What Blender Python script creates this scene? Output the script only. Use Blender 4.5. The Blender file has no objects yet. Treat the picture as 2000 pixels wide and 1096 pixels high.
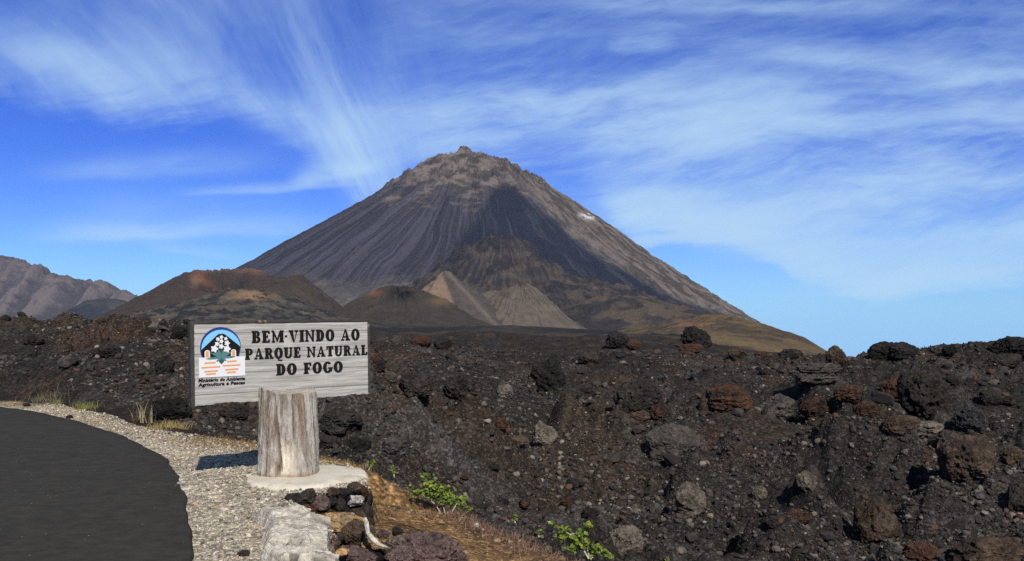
import bpy, bmesh, math, random
import numpy as np
from mathutils import Vector, Matrix, Euler

random.seed(7)
rng = np.random.default_rng(7)
R = math.radians
SC = bpy.context.scene
COL = SC.collection

# ------------------------------------------------------------------ camera
EYE, F, HZ, CX = 1.6, 1750.0, 630.0, 1000.0      # eye height, focal length / horizon / centre of the 2000 px frame
cam = bpy.data.objects.new("camera", bpy.data.cameras.new("camera"))
COL.objects.link(cam)
cam.location = (0, 0, EYE)
cam.rotation_euler = (R(90), 0, 0)
cam.data.sensor_width = 36
cam.data.lens = 36 * F / 2000
cam.data.shift_y = (HZ - 548) / 2000
cam.data.clip_start = 0.05
cam.data.clip_end = 40000
SC.camera = cam

# ------------------------------------------------------------------ light and exposure
SUN_EL, SUN_AZ = 39.0, 16.0       # degrees; azimuth measured from straight behind the camera, to the right
SC.view_settings.view_transform = 'Standard'
SC.view_settings.look = 'None'
SC.view_settings.exposure = 0.0
SC.view_settings.gamma = 1.0
SC.render.engine = 'CYCLES'
SC.cycles.use_denoising = False
SC.cycles.volume_bounces = 1
SC.cycles.max_bounces = 5
SC.cycles.diffuse_bounces = 3
sun = bpy.data.objects.new("sun", bpy.data.lights.new("sun", 'SUN'))
COL.objects.link(sun)
sun.data.energy = 4.8
sun.data.angle = R(0.5)
sun.data.color = (1.0, 0.94, 0.84)
_e, _a = R(SUN_EL), R(SUN_AZ)
SUN_DIR = Vector((math.sin(_a) * math.cos(_e), -math.cos(_a) * math.cos(_e), math.sin(_e)))
sun.rotation_euler = (-SUN_DIR).to_track_quat('-Z', 'Y').to_euler()


class NT:
    """small node-tree helper"""
    def __init__(s, tree):
        s.t = tree; s.N = tree.nodes; s.L = tree.links
        s.N.clear()
    def n(s, typ, ins=None, **props):
        nd = s.N.new(typ)
        for k, v in props.items(): setattr(nd, k, v)
        for k, v in (ins or {}).items(): s.set(nd.inputs[k], v)
        return nd
    def set(s, sock, v):
        if isinstance(v, bpy.types.NodeSocket): s.L.new(v, sock)
        elif isinstance(v, bpy.types.Node): s.L.new(v.outputs[0], sock)
        else:
            if sock.type == 'RGBA' and hasattr(v, '__len__') and len(v) == 3: v = (*v, 1)
            sock.default_value = v
    def m(s, op, a, b=0.0, c=None, clamp=False):
        nd = s.N.new('ShaderNodeMath'); nd.operation = op; nd.use_clamp = clamp
        s.set(nd.inputs[0], a); s.set(nd.inputs[1], b)
        if c is not None: s.set(nd.inputs[2], c)
        return nd.outputs[0]
    def sstep(s, v, a, b, lo=0.0, hi=1.0):
        nd = s.N.new('ShaderNodeMapRange'); nd.interpolation_type = 'SMOOTHSTEP'
        s.set(nd.inputs[0], v); s.set(nd.inputs[1], a); s.set(nd.inputs[2], b); s.set(nd.inputs[3], lo); s.set(nd.inputs[4], hi)
        return nd.outputs[0]
    def mix(s, f, a, b, mode='MIX'):
        nd = s.N.new('ShaderNodeMix'); nd.data_type = 'RGBA'; nd.blend_type = mode; nd.clamp_factor = True
        s.set(nd.inputs[0], f); s.set(nd.inputs[6], a); s.set(nd.inputs[7], b)
        return nd.outputs[2]
    def noise(s, vec, scale, detail=4, rough=0.55, dist=0.0):
        nd = s.n('ShaderNodeTexNoise', {'Scale': scale, 'Detail': detail, 'Roughness': rough, 'Distortion': dist})
        if vec is not None: s.set(nd.inputs['Vector'], vec)
        return nd.outputs['Fac']
    def voro(s, vec, scale, feature='F1', out='Distance', rnd=1.0):
        nd = s.n('ShaderNodeTexVoronoi', {'Scale': scale, 'Randomness': rnd}, feature=feature)
        if vec is not None: s.set(nd.inputs['Vector'], vec)
        return nd.outputs[out]
    def xyz(s, x, y, z=0.0):
        return s.n('ShaderNodeCombineXYZ', {0: x, 1: y, 2: z}).outputs[0]


# ------------------------------------------------------------------ world: sky with cirrus
W = bpy.data.worlds.new("World"); SC.world = W; W.use_nodes = True
t = NT(W.node_tree)
tc = t.n('ShaderNodeTexCoord').outputs['Generated']
sp = t.n('ShaderNodeSeparateXYZ', {0: tc})
X, Y, Z = sp.outputs
zc = t.m('MAXIMUM', Z, 0.015)
vec = t.n('ShaderNodeVectorMath', {0: t.xyz(X, Y, zc)}, operation='NORMALIZE').outputs[0]
sky = t.n('ShaderNodeTexSky', {'Vector': vec}, sky_type='NISHITA', sun_disc=False, sun_elevation=_e,
          sun_rotation=math.pi - _a, altitude=1700, air_density=1.0, dust_density=0.25, ozone_density=2.2).outputs[0]
vel = t.m('DIVIDE', Z, t.m('MAXIMUM', t.m('SQRT', t.m('ADD', t.m('MULTIPLY', X, X), t.m('MULTIPLY', Y, Y))), 0.01))
skyc = t.mix(1.0, sky, t.mix(t.sstep(vel, 0.42, 0.85), t.mix(t.sstep(vel, 0.0, 0.20), (.49, .80, 1.25), (.235, .46, 1.24)), (.25, .29, .40)), 'MULTIPLY')
yf = t.m('MAXIMUM', t.m('ABSOLUTE', Y), 0.08)
u = t.m('DIVIDE', X, yf); v = t.m('DIVIDE', Z, yf)
U0, V0 = (1010 - CX) / F, (HZ - 900) / F
du, dv_ = t.m('SUBTRACT', u, U0), t.m('SUBTRACT', v, V0)
ang = t.m('ARCTAN2', dv_, du)
rad = t.m('SQRT', t.m('ADD', t.m('MULTIPLY', du, du), t.m('MULTIPLY', dv_, dv_)))
warp = t.noise(t.xyz(t.m('MULTIPLY', u, 4.0), t.m('MULTIPLY', v, 6.0)), 1.0, 4)
warp2 = t.noise(t.xyz(t.m('MULTIPLY', u, 9.0), t.m('MULTIPLY', v, 9.0), 3.0), 1.0, 3)
angw = t.m('ADD', ang, t.m('ADD', t.m('MULTIPLY', t.m('SUBTRACT', warp, 0.5), 0.09), t.m('MULTIPLY', t.m('SUBTRACT', warp2, 0.5), 0.025)))
st1 = t.noise(t.xyz(t.m('MULTIPLY', angw, 5.0), t.m('MULTIPLY', rad, 3.6), 1.3), 1.0, 7, 0.58)
st2 = t.noise(t.xyz(t.m('MULTIPLY', angw, 34.0), t.m('MULTIPLY', rad, 6.0), 4.1), 1.0, 6, 0.55)
ut = t.m('ADD', u, t.m('MULTIPLY', t.m('SUBTRACT', warp2, 0.5), 0.05)); vt = t.m('ADD', v, t.m('ADD', t.m('MULTIPLY', u, -0.10), t.m('MULTIPLY', t.m('SUBTRACT', warp, 0.5), 0.06)))
st3 = t.noise(t.xyz(t.m('MULTIPLY', ut, 3.5), t.m('MULTIPLY', vt, 15.0), 7.7), 1.0, 8, 0.62)
st4 = t.noise(t.xyz(t.m('MULTIPLY', ut, 9.0), t.m('MULTIPLY', vt, 60.0), 2.7), 1.0, 6, 0.6)
st5 = t.noise(t.xyz(t.m('ADD', t.m('MULTIPLY', ut, 16.0), t.m('MULTIPLY', vt, 22.0)), t.m('SUBTRACT', t.m('MULTIPLY', vt, 100.0), t.m('MULTIPLY', ut, 26.0)), 5.5), 1.0, 6, 0.62)
fc = t.n('ShaderNodeFloatCurve', {'Value': t.m('DIVIDE', t.m('ADD', u, 0.62), 1.24, clamp=True)})
edge_px = [(-85, 150), (0, 190), (150, 240), (300, 240), (450, 225), (540, 262), (620, 325), (690, 395), (740, 440), (900, 440), (1060, 385),
           (1130, 385), (1250, 470), (1480, 498), (1560, 552), (1700, 585), (1850, 572), (2085, 540)]
cm = fc.mapping; cv = cm.curves[0]
pts = [(((x - CX) / F + 0.62) / 1.24, (HZ - y) / F * 2.5) for x, y in edge_px]
while len(cv.points) < len(pts): cv.points.new(0.5, 0.5)
for p_, (a_, b_) in zip(cv.points, pts): p_.location = (a_, b_)
cm.update()
vb = t.m('DIVIDE', fc.outputs[0], 2.5)
dv = t.m('SUBTRACT', t.m('ADD', v, t.m('ADD', t.m('MULTIPLY', t.m('SUBTRACT', warp2, 0.5), 0.05), t.m('ADD', t.m('MULTIPLY', t.m('SUBTRACT', st3, 0.5), 0.05), t.m('MULTIPLY', t.m('SUBTRACT', st4, 0.5), 0.05)))), vb)
low = t.m('MULTIPLY', t.sstep(dv, -0.008, 0.040), t.sstep(dv, 0.0, 0.25, 1.0, 0.80))
top = t.sstep(v, 0.20, 0.33, 1.0, 0.40)
side = t.sstep(t.m('ADD', u, t.m('MULTIPLY', t.m('SUBTRACT', warp, 0.5), .12)), -0.22, -0.03)
fan = t.m('ADD', t.m('MULTIPLY', t.m('MULTIPLY', t.sstep(st1, 0.32, 0.68), 0.85), t.m('ADD', .62, t.m('MULTIPLY', t.sstep(st2, 0.26, 0.76), .42))), t.m('MULTIPLY', t.sstep(st2, 0.30, 0.78), 0.10))
flat = t.m('ADD', t.m('MULTIPLY', t.m('MULTIPLY', t.sstep(st3, 0.36, 0.68), 0.80), t.m('ADD', .45, t.m('MULTIPLY', t.sstep(st4, 0.30, 0.70), .75))), t.m('MULTIPLY', t.sstep(st5, 0.34, 0.72), 0.20))
tex = t.m('ADD', t.m('MULTIPLY', fan, t.m('SUBTRACT', 1.0, side)), t.m('MULTIPLY', flat, side))
cl = t.m('MULTIPLY', t.m('MULTIPLY', low, top), t.m('ADD', t.m('MULTIPLY', tex, 1.02), 0.10))


def wisp(x0, x1, y0, y1, thick, amp, soft=2.2):
    """one cirrus streak from (x0,y0) to (x1,y1), crisp below and feathered above"""
    a0, b0, a1, b1 = (x0 - CX) / F, (HZ - y0) / F, (x1 - CX) / F, (HZ - y1) / F
    L_ = math.hypot(a1 - a0, b1 - b0); ex, ey = (a1 - a0) / L_, (b1 - b0) / L_
    wu = t.m('SUBTRACT', t.m('ADD', u, t.m('MULTIPLY', t.m('SUBTRACT', warp2, 0.5), 0.03)), (a0 + a1) / 2)
    wv = t.m('SUBTRACT', t.m('ADD', v, t.m('MULTIPLY', t.m('SUBTRACT', warp, 0.5), 0.03)), (b0 + b1) / 2)
    along = t.m('ADD', t.m('MULTIPLY', wu, ex), t.m('MULTIPLY', wv, ey))
    d = t.m('SUBTRACT', t.m('MULTIPLY', wv, ex), t.m('MULTIPLY', wu, ey))
    q = t.m('DIVIDE', t.m('ADD', t.m('MAXIMUM', d, 0.0), t.m('MAXIMUM', t.m('MULTIPLY', d, -soft), 0.0)), thick / F)
    g = t.m('EXPONENT', t.m('MULTIPLY', t.m('MULTIPLY', q, q), -1.0))
    wn = t.sstep(t.m('ABSOLUTE', along), L_ * .12, L_ * .55, 1.0, 0.0)
    return t.m('MULTIPLY', t.m('MULTIPLY', g, wn), t.m('MULTIPLY', t.m('ADD', 0.35, t.sstep(st3 if abs(ex) > abs(ey) * 2 else st2, 0.34, 0.66)), amp))


for a_ in [(40, 700, 462, 440, 26, .70), (340, 740, 377, 356, 10, .95), (560, 760, 360, 324, 20, 1.2), (20, 640, 345, 318, 30, .28),
           (280, 480, 478, 505, 14, .3), (650, 745, 170, 450, 40, .26, 1.0), (100, 660, 408, 400, 40, .16), (1450, 2150, 575, 548, 26, .40),
           (-60, 330, 30, 215, 40, .45, 1.0), (150, 760, 40, 330, 40, .25, 1.0), (520, 720, -40, 330, 36, .16, 1.0), (560, 1800, 225, 250, 75, .55, 1.4), (1040, 1540, 395, 500, 60, .40, 2.5),
           (1300, 2100, 450, 330, 70, .30, 1.0), (1750, 2150, 165, 130, 22, .40), (1400, 2000, 110, 140, 30, .25), (1180, 1330, 110, 85, 22, .30), (1000, 2000, 8, 20, 30, .30)]:
    cl = t.m('ADD', cl, wisp(*a_))
rim_ = t.m('MULTIPLY', t.m('MULTIPLY', t.sstep(dv, -0.006, 0.014), t.sstep(dv, 0.015, 0.10, 1.0, 0.0)), t.m('MULTIPLY', t.sstep(u, 0.05, 0.16), t.m('ADD', .30, t.m('MULTIPLY', t.sstep(st3, .3, .65), .45))))
cl = t.m('ADD', cl, rim_)
cl = t.m('MULTIPLY', t.m('SUBTRACT', 1.0, t.m('EXPONENT', t.m('MULTIPLY', cl, -1.30))), 1.0)
lowhaze = t.sstep(v, -0.04, 0.12, 0.6, 0.0)
skyh = t.mix(lowhaze, skyc, (2.6, 5.2, 9.2))
skym = t.mix(cl, skyh, (4.9, 7.2, 9.5))
bg = t.n('ShaderNodeBackground', {'Color': skym, 'Strength': 0.1})
t.n('ShaderNodeOutputWorld', {'Surface': bg})

# ------------------------------------------------------------------ numpy noise


def _hash(ix, iy, iz, seed):
    h = (ix.astype(np.int64) * 374761393 + iy.astype(np.int64) * 668265263 + iz.astype(np.int64) * 2147483647 + seed * 1274126177) & 0xFFFFFFFF
    h = ((h ^ (h >> 13)) * 1274126177) & 0xFFFFFFFF
    h = ((h ^ (h >> 16)) * 2246822519) & 0xFFFFFFFF
    h = h ^ (h >> 15)
    return (h & 0xFFFFFF).astype(np.float64) / 0xFFFFFF


def vn2(x, y, seed=0):
    x = np.asarray(x, float); y = np.asarray(y, float)
    ix, iy = np.floor(x), np.floor(y)
    fx, fy = x - ix, y - iy
    fx = fx * fx * fx * (fx * (fx * 6 - 15) + 10); fy = fy * fy * fy * (fy * (fy * 6 - 15) + 10)
    z = np.zeros_like(ix)
    a = _hash(ix, iy, z, seed); b = _hash(ix + 1, iy, z, seed); c = _hash(ix, iy + 1, z, seed); d = _hash(ix + 1, iy + 1, z, seed)
    return (a + (b - a) * fx) * (1 - fy) + (c + (d - c) * fx) * fy


def vn3(p, seed=0):
    i = np.floor(p); f = p - i; f = f * f * (3 - 2 * f)
    o = 0
    for dx in (0, 1):
        for dy in (0, 1):
            for dz in (0, 1):
                w = (f[:, 0] if dx else 1 - f[:, 0]) * (f[:, 1] if dy else 1 - f[:, 1]) * (f[:, 2] if dz else 1 - f[:, 2])
                o = o + w * _hash(i[:, 0] + dx, i[:, 1] + dy, i[:, 2] + dz, seed)
    return o


def fbm2(x, y, octv=5, seed=0, gain=0.5, ridged=False):
    o = 0; a = 1.0; s = 0
    c, sn = math.cos(0.6), math.sin(0.6)
    for k in range(octv):
        n = vn2(x, y, seed + k * 17)
        if ridged: n = 1 - np.abs(2 * n - 1)
        o = o + a * n; s += a; a *= gain
        x, y = (c * x - sn * y) * 2.03 + 11.3, (sn * x + c * y) * 2.03 - 7.1
    return o / s


def fbm3(p, octv=4, seed=0, gain=0.5, ridged=False):
    o = 0; a = 1.0; s = 0
    for k in range(octv):
        n = vn3(p, seed + k * 31)
        if ridged: n = 1 - np.abs(2 * n - 1)
        o = o + a * n; s += a; a *= gain
        p = p * 2.07 + np.array([5.3, -3.7, 9.1])
    return o / s


def worley2(x, y, seed=0):
    ix, iy = np.floor(x), np.floor(y)
    f1 = np.full(x.shape, 9.0); f2 = np.full(x.shape, 9.0); cid = np.zeros(x.shape)
    for dx in (-1, 0, 1):
        for dy in (-1, 0, 1):
            cx, cy = ix + dx, iy + dy; z = np.zeros_like(cx)
            px, py = cx + _hash(cx, cy, z, seed), cy + _hash(cx, cy, z + 1, seed)
            d = np.hypot(px - x, py - y)
            near = d < f1
            f2 = np.where(near, f1, np.minimum(f2, d))
            cid = np.where(near, _hash(cx, cy, z + 2, seed), cid)
            f1 = np.where(near, d, f1)
    return f1, f2, cid


def sst(x, a, b):
    q = np.clip((x - a) / (b - a), 0, 1)
    return q * q * (3 - 2 * q)


def lerp(a, b, w):
    return a + (b - a) * w


# ------------------------------------------------------------------ object helpers


def tag(o, label=None, cat=None, group=None, kind=None):
    if label: o["label"] = label
    if cat: o["category"] = cat
    if group: o["group"] = group
    if kind: o["kind"] = kind
    return o


def mesh_np(name, V, Fc, mat=None, attrs=None, smooth=False, parent=None, loc=None, vattrs=None):
    """one mesh object from numpy arrays; Fc is an (n,3) or (n,4) index array or a list of them"""
    me = bpy.data.meshes.new(name)
    if not isinstance(Fc, list): Fc = [Fc]
    V = np.asarray(V, np.float32)
    me.vertices.add(len(V)); me.vertices.foreach_set("co", V.ravel())
    loops = np.concatenate([f.ravel() for f in Fc]).astype(np.int32)
    tot = np.concatenate([np.full(len(f), f.shape[1]) for f in Fc]).astype(np.int32)
    start = np.concatenate([[0], np.cumsum(tot)[:-1]]).astype(np.int32)
    me.loops.add(len(loops)); me.loops.foreach_set("vertex_index", loops)
    me.polygons.add(len(tot)); me.polygons.foreach_set("loop_start", start); me.polygons.foreach_set("loop_total", tot)
    me.polygons.foreach_set("use_smooth", np.full(len(tot), bool(smooth)))
    for k, a in (attrs or {}).items():
        at = me.attributes.new(k, 'FLOAT_COLOR', 'POINT')
        c = np.ones((len(V), 4), np.float32); c[:, :3] = a
        at.data.foreach_set("color", c.ravel())
    for k, a in (vattrs or {}).items():
        at = me.attributes.new(k, 'FLOAT', 'POINT'); at.data.foreach_set("value", np.asarray(a, np.float32))
    me.update(calc_edges=True); me.validate()
    if mat: me.materials.append(mat)
    o = bpy.data.objects.new(name, me); COL.objects.link(o)
    if parent: o.parent = parent
    if loc is not None: o.location = loc
    return o


def empty(name, loc, rz=0.0):
    o = bpy.data.objects.new(name, None); COL.objects.link(o)
    o.location = loc; o.rotation_euler = (0, 0, rz); o.empty_display_size = 0.1
    return o


def from_bm(name, bm, mat, parent=None, smooth=False):
    me = bpy.data.meshes.new(name); bm.to_mesh(me); bm.free()
    if mat: me.materials.append(mat)
    for p in me.polygons: p.use_smooth = smooth
    o = bpy.data.objects.new(name, me); COL.objects.link(o)
    if parent: o.parent = parent
    return o


def material(name):
    m = bpy.data.materials.new(name); m.use_nodes = True
    return m, NT(m.node_tree)


def finish(nt, color, rough=0.95, bump=None, bstr=0.4, bdist=0.02, spec=0.2, **kw):
    ins = {'Base Color': color, 'Roughness': rough, 'Specular IOR Level': spec}
    if bump is not None:
        ins['Normal'] = nt.n('ShaderNodeBump', {'Height': bump, 'Strength': bstr, 'Distance': bdist}).outputs[0]
    b = nt.n('ShaderNodeBsdfPrincipled', ins)
    for k, v_ in kw.items(): nt.set(b.inputs[k.replace('_', ' ')], v_)
    nt.n('ShaderNodeOutputMaterial', {'Surface': b.outputs[0]})


def grid_faces(nr, nc, wrap=False):
    i = np.arange(nr - 1)[:, None] * nc
    j = np.arange(nc if wrap else nc - 1)[None, :]
    j2 = (j + 1) % nc
    return np.stack([i + j, i + j2, i + nc + j2, i + nc + j], -1).reshape(-1, 4)


def P(px, py, D):
    """point on the ray of a photo position at depth D"""
    return Vector(((px - CX) / F * D, D, EYE + (HZ - py) / F * D))


# ------------------------------------------------------------------ terrain height
PROFILES = {  # azimuth as photo x : (depth, height relative to the eye)
    -500: [(1, -1.6), (15, -1.6), (18, -1.3), (22, -.95), (30, -.7), (44, -.45), (70, -1.3), (150, -5), (600, -10), (3000, -20), (12000, -30)],
    0: [(1, -1.6), (18.3, -1.6), (20.0, -1.15), (22, -1.05), (27, -.85), (42, -.62), (60, -1.3), (150, -5), (600, -10), (3000, -22), (12000, -40)],
    200: [(1, -1.6), (15.6, -1.6), (17, -1.25), (19, -1.12), (24, -.95), (42, -.72), (60, -1.4), (150, -4), (600, -6), (3000, -22), (12000, -40)],
    370: [(1, -1.6), (12.5, -1.6), (13.5, -1.72), (17, -1.36), (25, -1.15), (42, -.90), (80, -1.7), (200, -3), (600, -5), (1500, -10), (3000, -22), (12000, -40)],
    520: [(1, -1.8), (11.5, -1.7), (13, -2.1), (17, -1.65), (25, -1.29), (42, -.72), (90, -1.0), (200, -2.3), (600, -5.5), (1500, -12), (3000, -24), (12000, -40)],
    720: [(1, -2.5), (12, -2.5), (14, -2.15), (20, -1.94), (30, -1.89), (50, -1.70), (100, -2.3), (300, -4.4), (1000, -8.0), (2300, -7.5), (3500, -14), (12000, -50)],
    1000: [(1, -3.3), (12, -3.3), (14, -3.35), (17.5, -2.75), (26, -2.53), (36, -2.26), (60, -2.25), (120, -3.4), (300, -5.2), (1000, -9.0), (2300, -8.5), (3500, -18), (12000, -60)],
    1300: [(1, -3.4), (13, -3.46), (17, -3.1), (25, -2.86), (36, -2.57), (55, -2.30), (100, -3.2), (250, -6.0), (600, -10), (1500, -17), (3000, -40), (12000, -250)],
    1520: [(1, -3.4), (13, -3.46), (17, -3.1), (24, -2.86), (34, -2.5), (50, -2.10), (80, -3.2), (250, -10), (600, -24), (1500, -66), (3000, -140), (12000, -480)],
    1660: [(1, -3.4), (12.5, -3.4), (16, -3.15), (22, -2.9), (32, -2.47), (42, -2.25), (50, -2.2), (65, -3.1), (120, -7), (600, -40), (3000, -190), (12000, -560)],
    1850: [(1, -3.2), (12.5, -3.3), (16, -3.05), (22, -2.8), (32, -2.25), (45, -1.66), (55, -2.2), (120, -7), (600, -40), (3000, -190), (12000, -560)],
    2000: [(1, -3.1), (11, -3.1), (16, -2.9), (22, -2.64), (32, -1.95), (45, -.92), (60, -1.9), (120, -6.5), (600, -40), (3000, -190), (12000, -560)],
    2500: [(1, -3.0), (11, -3.0), (16, -2.6), (22, -2.2), (32, -1.3), (45, .6), (60, 0), (120, -5), (600, -40), (3000, -190), (12000, -560)],
}
_lg = np.linspace(0, math.log(12000), 480)
_px = sorted(PROFILES)
_pu = np.array([(x - CX) / F for x in _px])
_tab = np.array([np.interp(_lg, [math.log(d) for d, z in PROFILES[x]], [z for d, z in PROFILES[x]]) for x in _px])
_k = np.array([1, 4, 6, 4, 1.]) / 16
_tab = np.array([np.convolve(np.pad(r_, 2, 'edge'), _k, 'valid') for r_ in _tab])

PLATEAU = np.array([(-40, 23), (-16.5, 20.5), (-10.5, 18.3), (-8.9, 17.3), (-7.0, 15.4), (-5.8, 13.7), (-4.2, 12.3), (-3.28, 11.45), (-2.5, 10.5),
                    (-1.75, 9.85), (-1.50, 9.3), (-1.47, 9.0), (-1.53, 8.6), (-1.72, 8.3), (-2.0, 7.98), (-1.64, 7.4), (-1.42, 7.0), (-1.28, 6.2), (-1.1, 5), (0, 3.4), (3, 2), (9, -4), (20, -25), (-60, -25)])
EMBANK = np.array([(-4, 12.0), (-2.49, 11.5), (-1.71, 11.3), (-.75, 10.05), (0, 9.30), (.55, 8.8), (1.6, 7.6), (2.6, 5), (4, 2), (-4, 2)])
ROAD_EDGE = [(7, -12), (4, -6), (1.5, -1), (.5, .8), (-.8, 2.4), (-1.55, 4), (-2.09, 5.9), (-2.51, 7.0), (-3.10, 8.48), (-3.62, 9.66), (-4.36, 10.98),
             (-5.33, 12.38), (-7.14, 14.55), (-8.75, 16.1), (-9.8, 16.9), (-12.7, 18.6), (-18, 20.6), (-30, 22)]


def sdist(poly, x, y):
    """signed distance to a polygon, positive inside"""
    d = np.full(x.shape, 1e9); ins = np.zeros(x.shape, bool)
    for (ax, ay), (bx, by) in zip(poly, np.roll(poly, -1, 0)):
        ex, ey = bx - ax, by - ay
        tt = np.clip(((x - ax) * ex + (y - ay) * ey) / (ex * ex + ey * ey), 0, 1)
        d = np.minimum(d, np.hypot(x - ax - tt * ex, y - ay - tt * ey))
        c = (ay > y) != (by > y)
        with np.errstate(divide='ignore', invalid='ignore'):
            ins ^= c & (x < ex * (y - ay) / (ey if ey else 1e-9) + ax)
    return np.where(ins, d, -d)


def base_h(x, y):
    x = np.asarray(x, float); y = np.asarray(y, float)
    r = np.hypot(x, y)
    front = y > 0.55 * np.abs(x)
    D = np.where(front, y, np.maximum(r * 0.55, 1.0)); D = np.clip(D, 1.0, 11900)
    uu = np.where(front, x / np.where(front, y, 1), np.sign(x) * 1.8)
    fi = np.log(D) / _lg[-1] * (len(_lg) - 1)
    i0 = np.clip(fi.astype(int), 0, len(_lg) - 2); f = fi - i0
    j = np.clip(np.searchsorted(_pu, uu) - 1, 0, len(_pu) - 2)
    g = np.clip((uu - _pu[j]) / (_pu[j + 1] - _pu[j]), 0, 1); g = g * g * (3 - 2 * g) * 0.5 + g * 0.5
    a = _tab[j, i0] * (1 - f) + _tab[j, i0 + 1] * f
    b = _tab[j + 1, i0] * (1 - f) + _tab[j + 1, i0 + 1] * f
    return a * (1 - g) + b * g


# named mounds of the lava field: (photo x, depth, radius x, radius y, height)
MOUNDS = [(690, 15.0, .9, 1.3, .42), (800, 15.5, 1.0, 1.1, .35), (930, 15.5, 1.1, 1.2, .40), (760, 24, 2.2, 2.0, .35), (870, 23, 1.8, 2, .40), (1000, 22, 2.0, 1.6, .35),
          (1130, 27, 3, 2, .35), (1200, 19, 1.8, 1.5, .35), (1400, 21, 2.4, 1.8, .35), (1560, 26, 3, 2, .45), (1600, 17.5, 1.8, 1.2, .30), (1760, 19, 1.6, 1.4, .35),
          (1900, 24, 2.2, 2, .40), (1850, 33, 3, 2.5, .5), (1450, 34, 4, 3, .4), (1250, 40, 4, 3, .4), (820, 42, 3, 3, .55), (1700, 36, 3, 2.5, .4), (1980, 15, 1.4, 1.2, .3),
          (120, 24, 3, 2, .25), (300, 20, 2, 1.5, .25), (50, 31, 4, 2, .3), (450, 20, 2, 1.6, .3)]


def ground_h(x, y, fine=True):
    """height of the land (z, world) and the masks used by its material"""
    x = np.asarray(x, float); y = np.asarray(y, float)
    r = np.hypot(x, y)
    z = base_h(x, y)
    for px, D, rx, ry, h in MOUNDS:
        mx = (px - CX) / F * D
        z = z + 1.9 * h * np.exp(-((x - mx) / rx) ** 2 - ((y - D) / ry) ** 2)
    far = sst(r, 60, 400)
    z = z + (fbm2(x / 5.5, y / 4.0, 3, 5) - .5) * 1.0 * sst(r, 10, 22) * (1 - sst(r, 130, 500))
    z = z + (fbm2(x / 60, y / 60, 3, 15) - .5) * 4.5 * sst(r, 110, 500) * (1 - .6 * sst(r, 2500, 5000))
    dp = sdist(PLATEAU, x, y); de = sdist(EMBANK, x, y)
    rub = sst(fbm2(x / 3.3 + 40, y / 3.3, 4, 21), .43, .60)          # rubble against smooth ash
    rub = np.maximum(rub, .75 * sst(y, 28, 40))
    wl = sst(np.minimum(-dp, -de), .2, 1.6)                          # open lava
    if fine:
        dd = np.zeros_like(x)
        for s, a, sd in ((2.9, .80, 1), (1.15, .42, 2), (.5, .21, 3), (.22, .085, 4)):
            k = (r > s * 4) & (r < s * 420) & (wl > 0)
            if not k.any(): continue
            wx = x[k] + (vn2(x[k] / s * .8, y[k] / s * .8, sd + 50) - .5) * s
            wy = y[k] + (vn2(x[k] / s * .8 + 31, y[k] / s * .8, sd + 60) - .5) * s
            f1, f2, cid = worley2(wx / s, wy / s, sd)
            lump = np.clip(1 - f1 * f1 * 1.5, 0, 1) * sst(cid, .35, 1.0) * sst(f2 - f1, 0, .30)
            dd[k] += a * (lump - .7 * np.exp(-(f1 / .28) ** 2) * (cid < .30)) * (1 - .5 * sst(r[k], s * 200, s * 420)) * (1 - (.62 if s > 1 else .2) * sst(r[k], 24, 40))
        z = z + dd * wl * (.12 + .88 * rub)
        z = z + (fbm2(x / .35, y / .35, 4, 33) - .5) * .13 * wl * (.35 + rub) * (1 - sst(r, 60, 120))
        k = r > 60
        if k.any():
            q = np.zeros_like(x)
            f1, f2, cid = worley2(x[k] / 14 + .7 * fbm2(x[k] / 9, y[k] / 9, 2, 3), y[k] / 14, 77)
            q[k] = np.clip(1 - f1 * f1 * 1.4, 0, 1) * cid * 2.0 * sst(f2 - f1, 0, .3) * sst(r[k], 60, 200) * (1 - sst(r[k], 1200, 2600))
            z = z + q * wl
    we = sst(de, -1.5, 0.05)
    ze = -2.08 - .17 * (x + 1.0) + (fbm2(x / .9, y / .9, 4, 8) - .5) * .16
    z = lerp(z, ze, we)
    wd = np.where(y < 10, .16, .8)
    dpn = dp + (vn2(x / .25, y / .25, 9) - .5) * .10
    wp = sst(dpn / wd, -1.0, 0.0)
    zp = -1.6 + .075 * np.exp(-((x + 2.95) / .42) ** 2 - ((y - 9.05) / .55) ** 2) + (fbm2(x / .5, y / .5, 3, 12) - .5) * .035 + .02 * sst(-sdist(PLATEAU, x, y), -0.5, 0)
    z = lerp(z, zp, wp)
    return z + EYE, dict(dp=dp, de=de, we=we, wp=wp, rub=rub, wl=wl, r=r)


def hit(px, py, lo=5.0, hi=900.0):
    """where the ray of a photo position meets the land"""
    D = np.exp(np.linspace(math.log(lo), math.log(hi), 1500))
    x = (px - CX) / F * D
    zr = EYE + (HZ - py) / F * D
    g = ground_h(x, D, True)[0]
    k = np.nonzero(g >= zr)[0]
    i = k[0] if len(k) else int(np.argmin(zr - g))
    return float(x[i]), float(D[i]), float(g[i])


# ------------------------------------------------------------------ ground mesh
ang_d = np.arange(-37.5, 37.5, .085)
ang_all = np.radians(np.concatenate([ang_d, np.arange(37.5, 322.5, 2.5)]))
rr = np.concatenate([[.3, .8, 1.5, 2.3, 3.2], np.exp(np.arange(math.log(4.0), math.log(5.4), .05)), np.exp(np.arange(math.log(5.4), math.log(70), .0055)),
                     np.exp(np.arange(math.log(70), math.log(10500), .014))])
A, RR = np.meshgrid(ang_all, rr)
gx, gy = (np.sin(A) * RR).ravel(), (np.cos(A) * RR).ravel()
gz, gm = ground_h(gx, gy)


def C(*c):
    return np.array(c, float)


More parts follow.
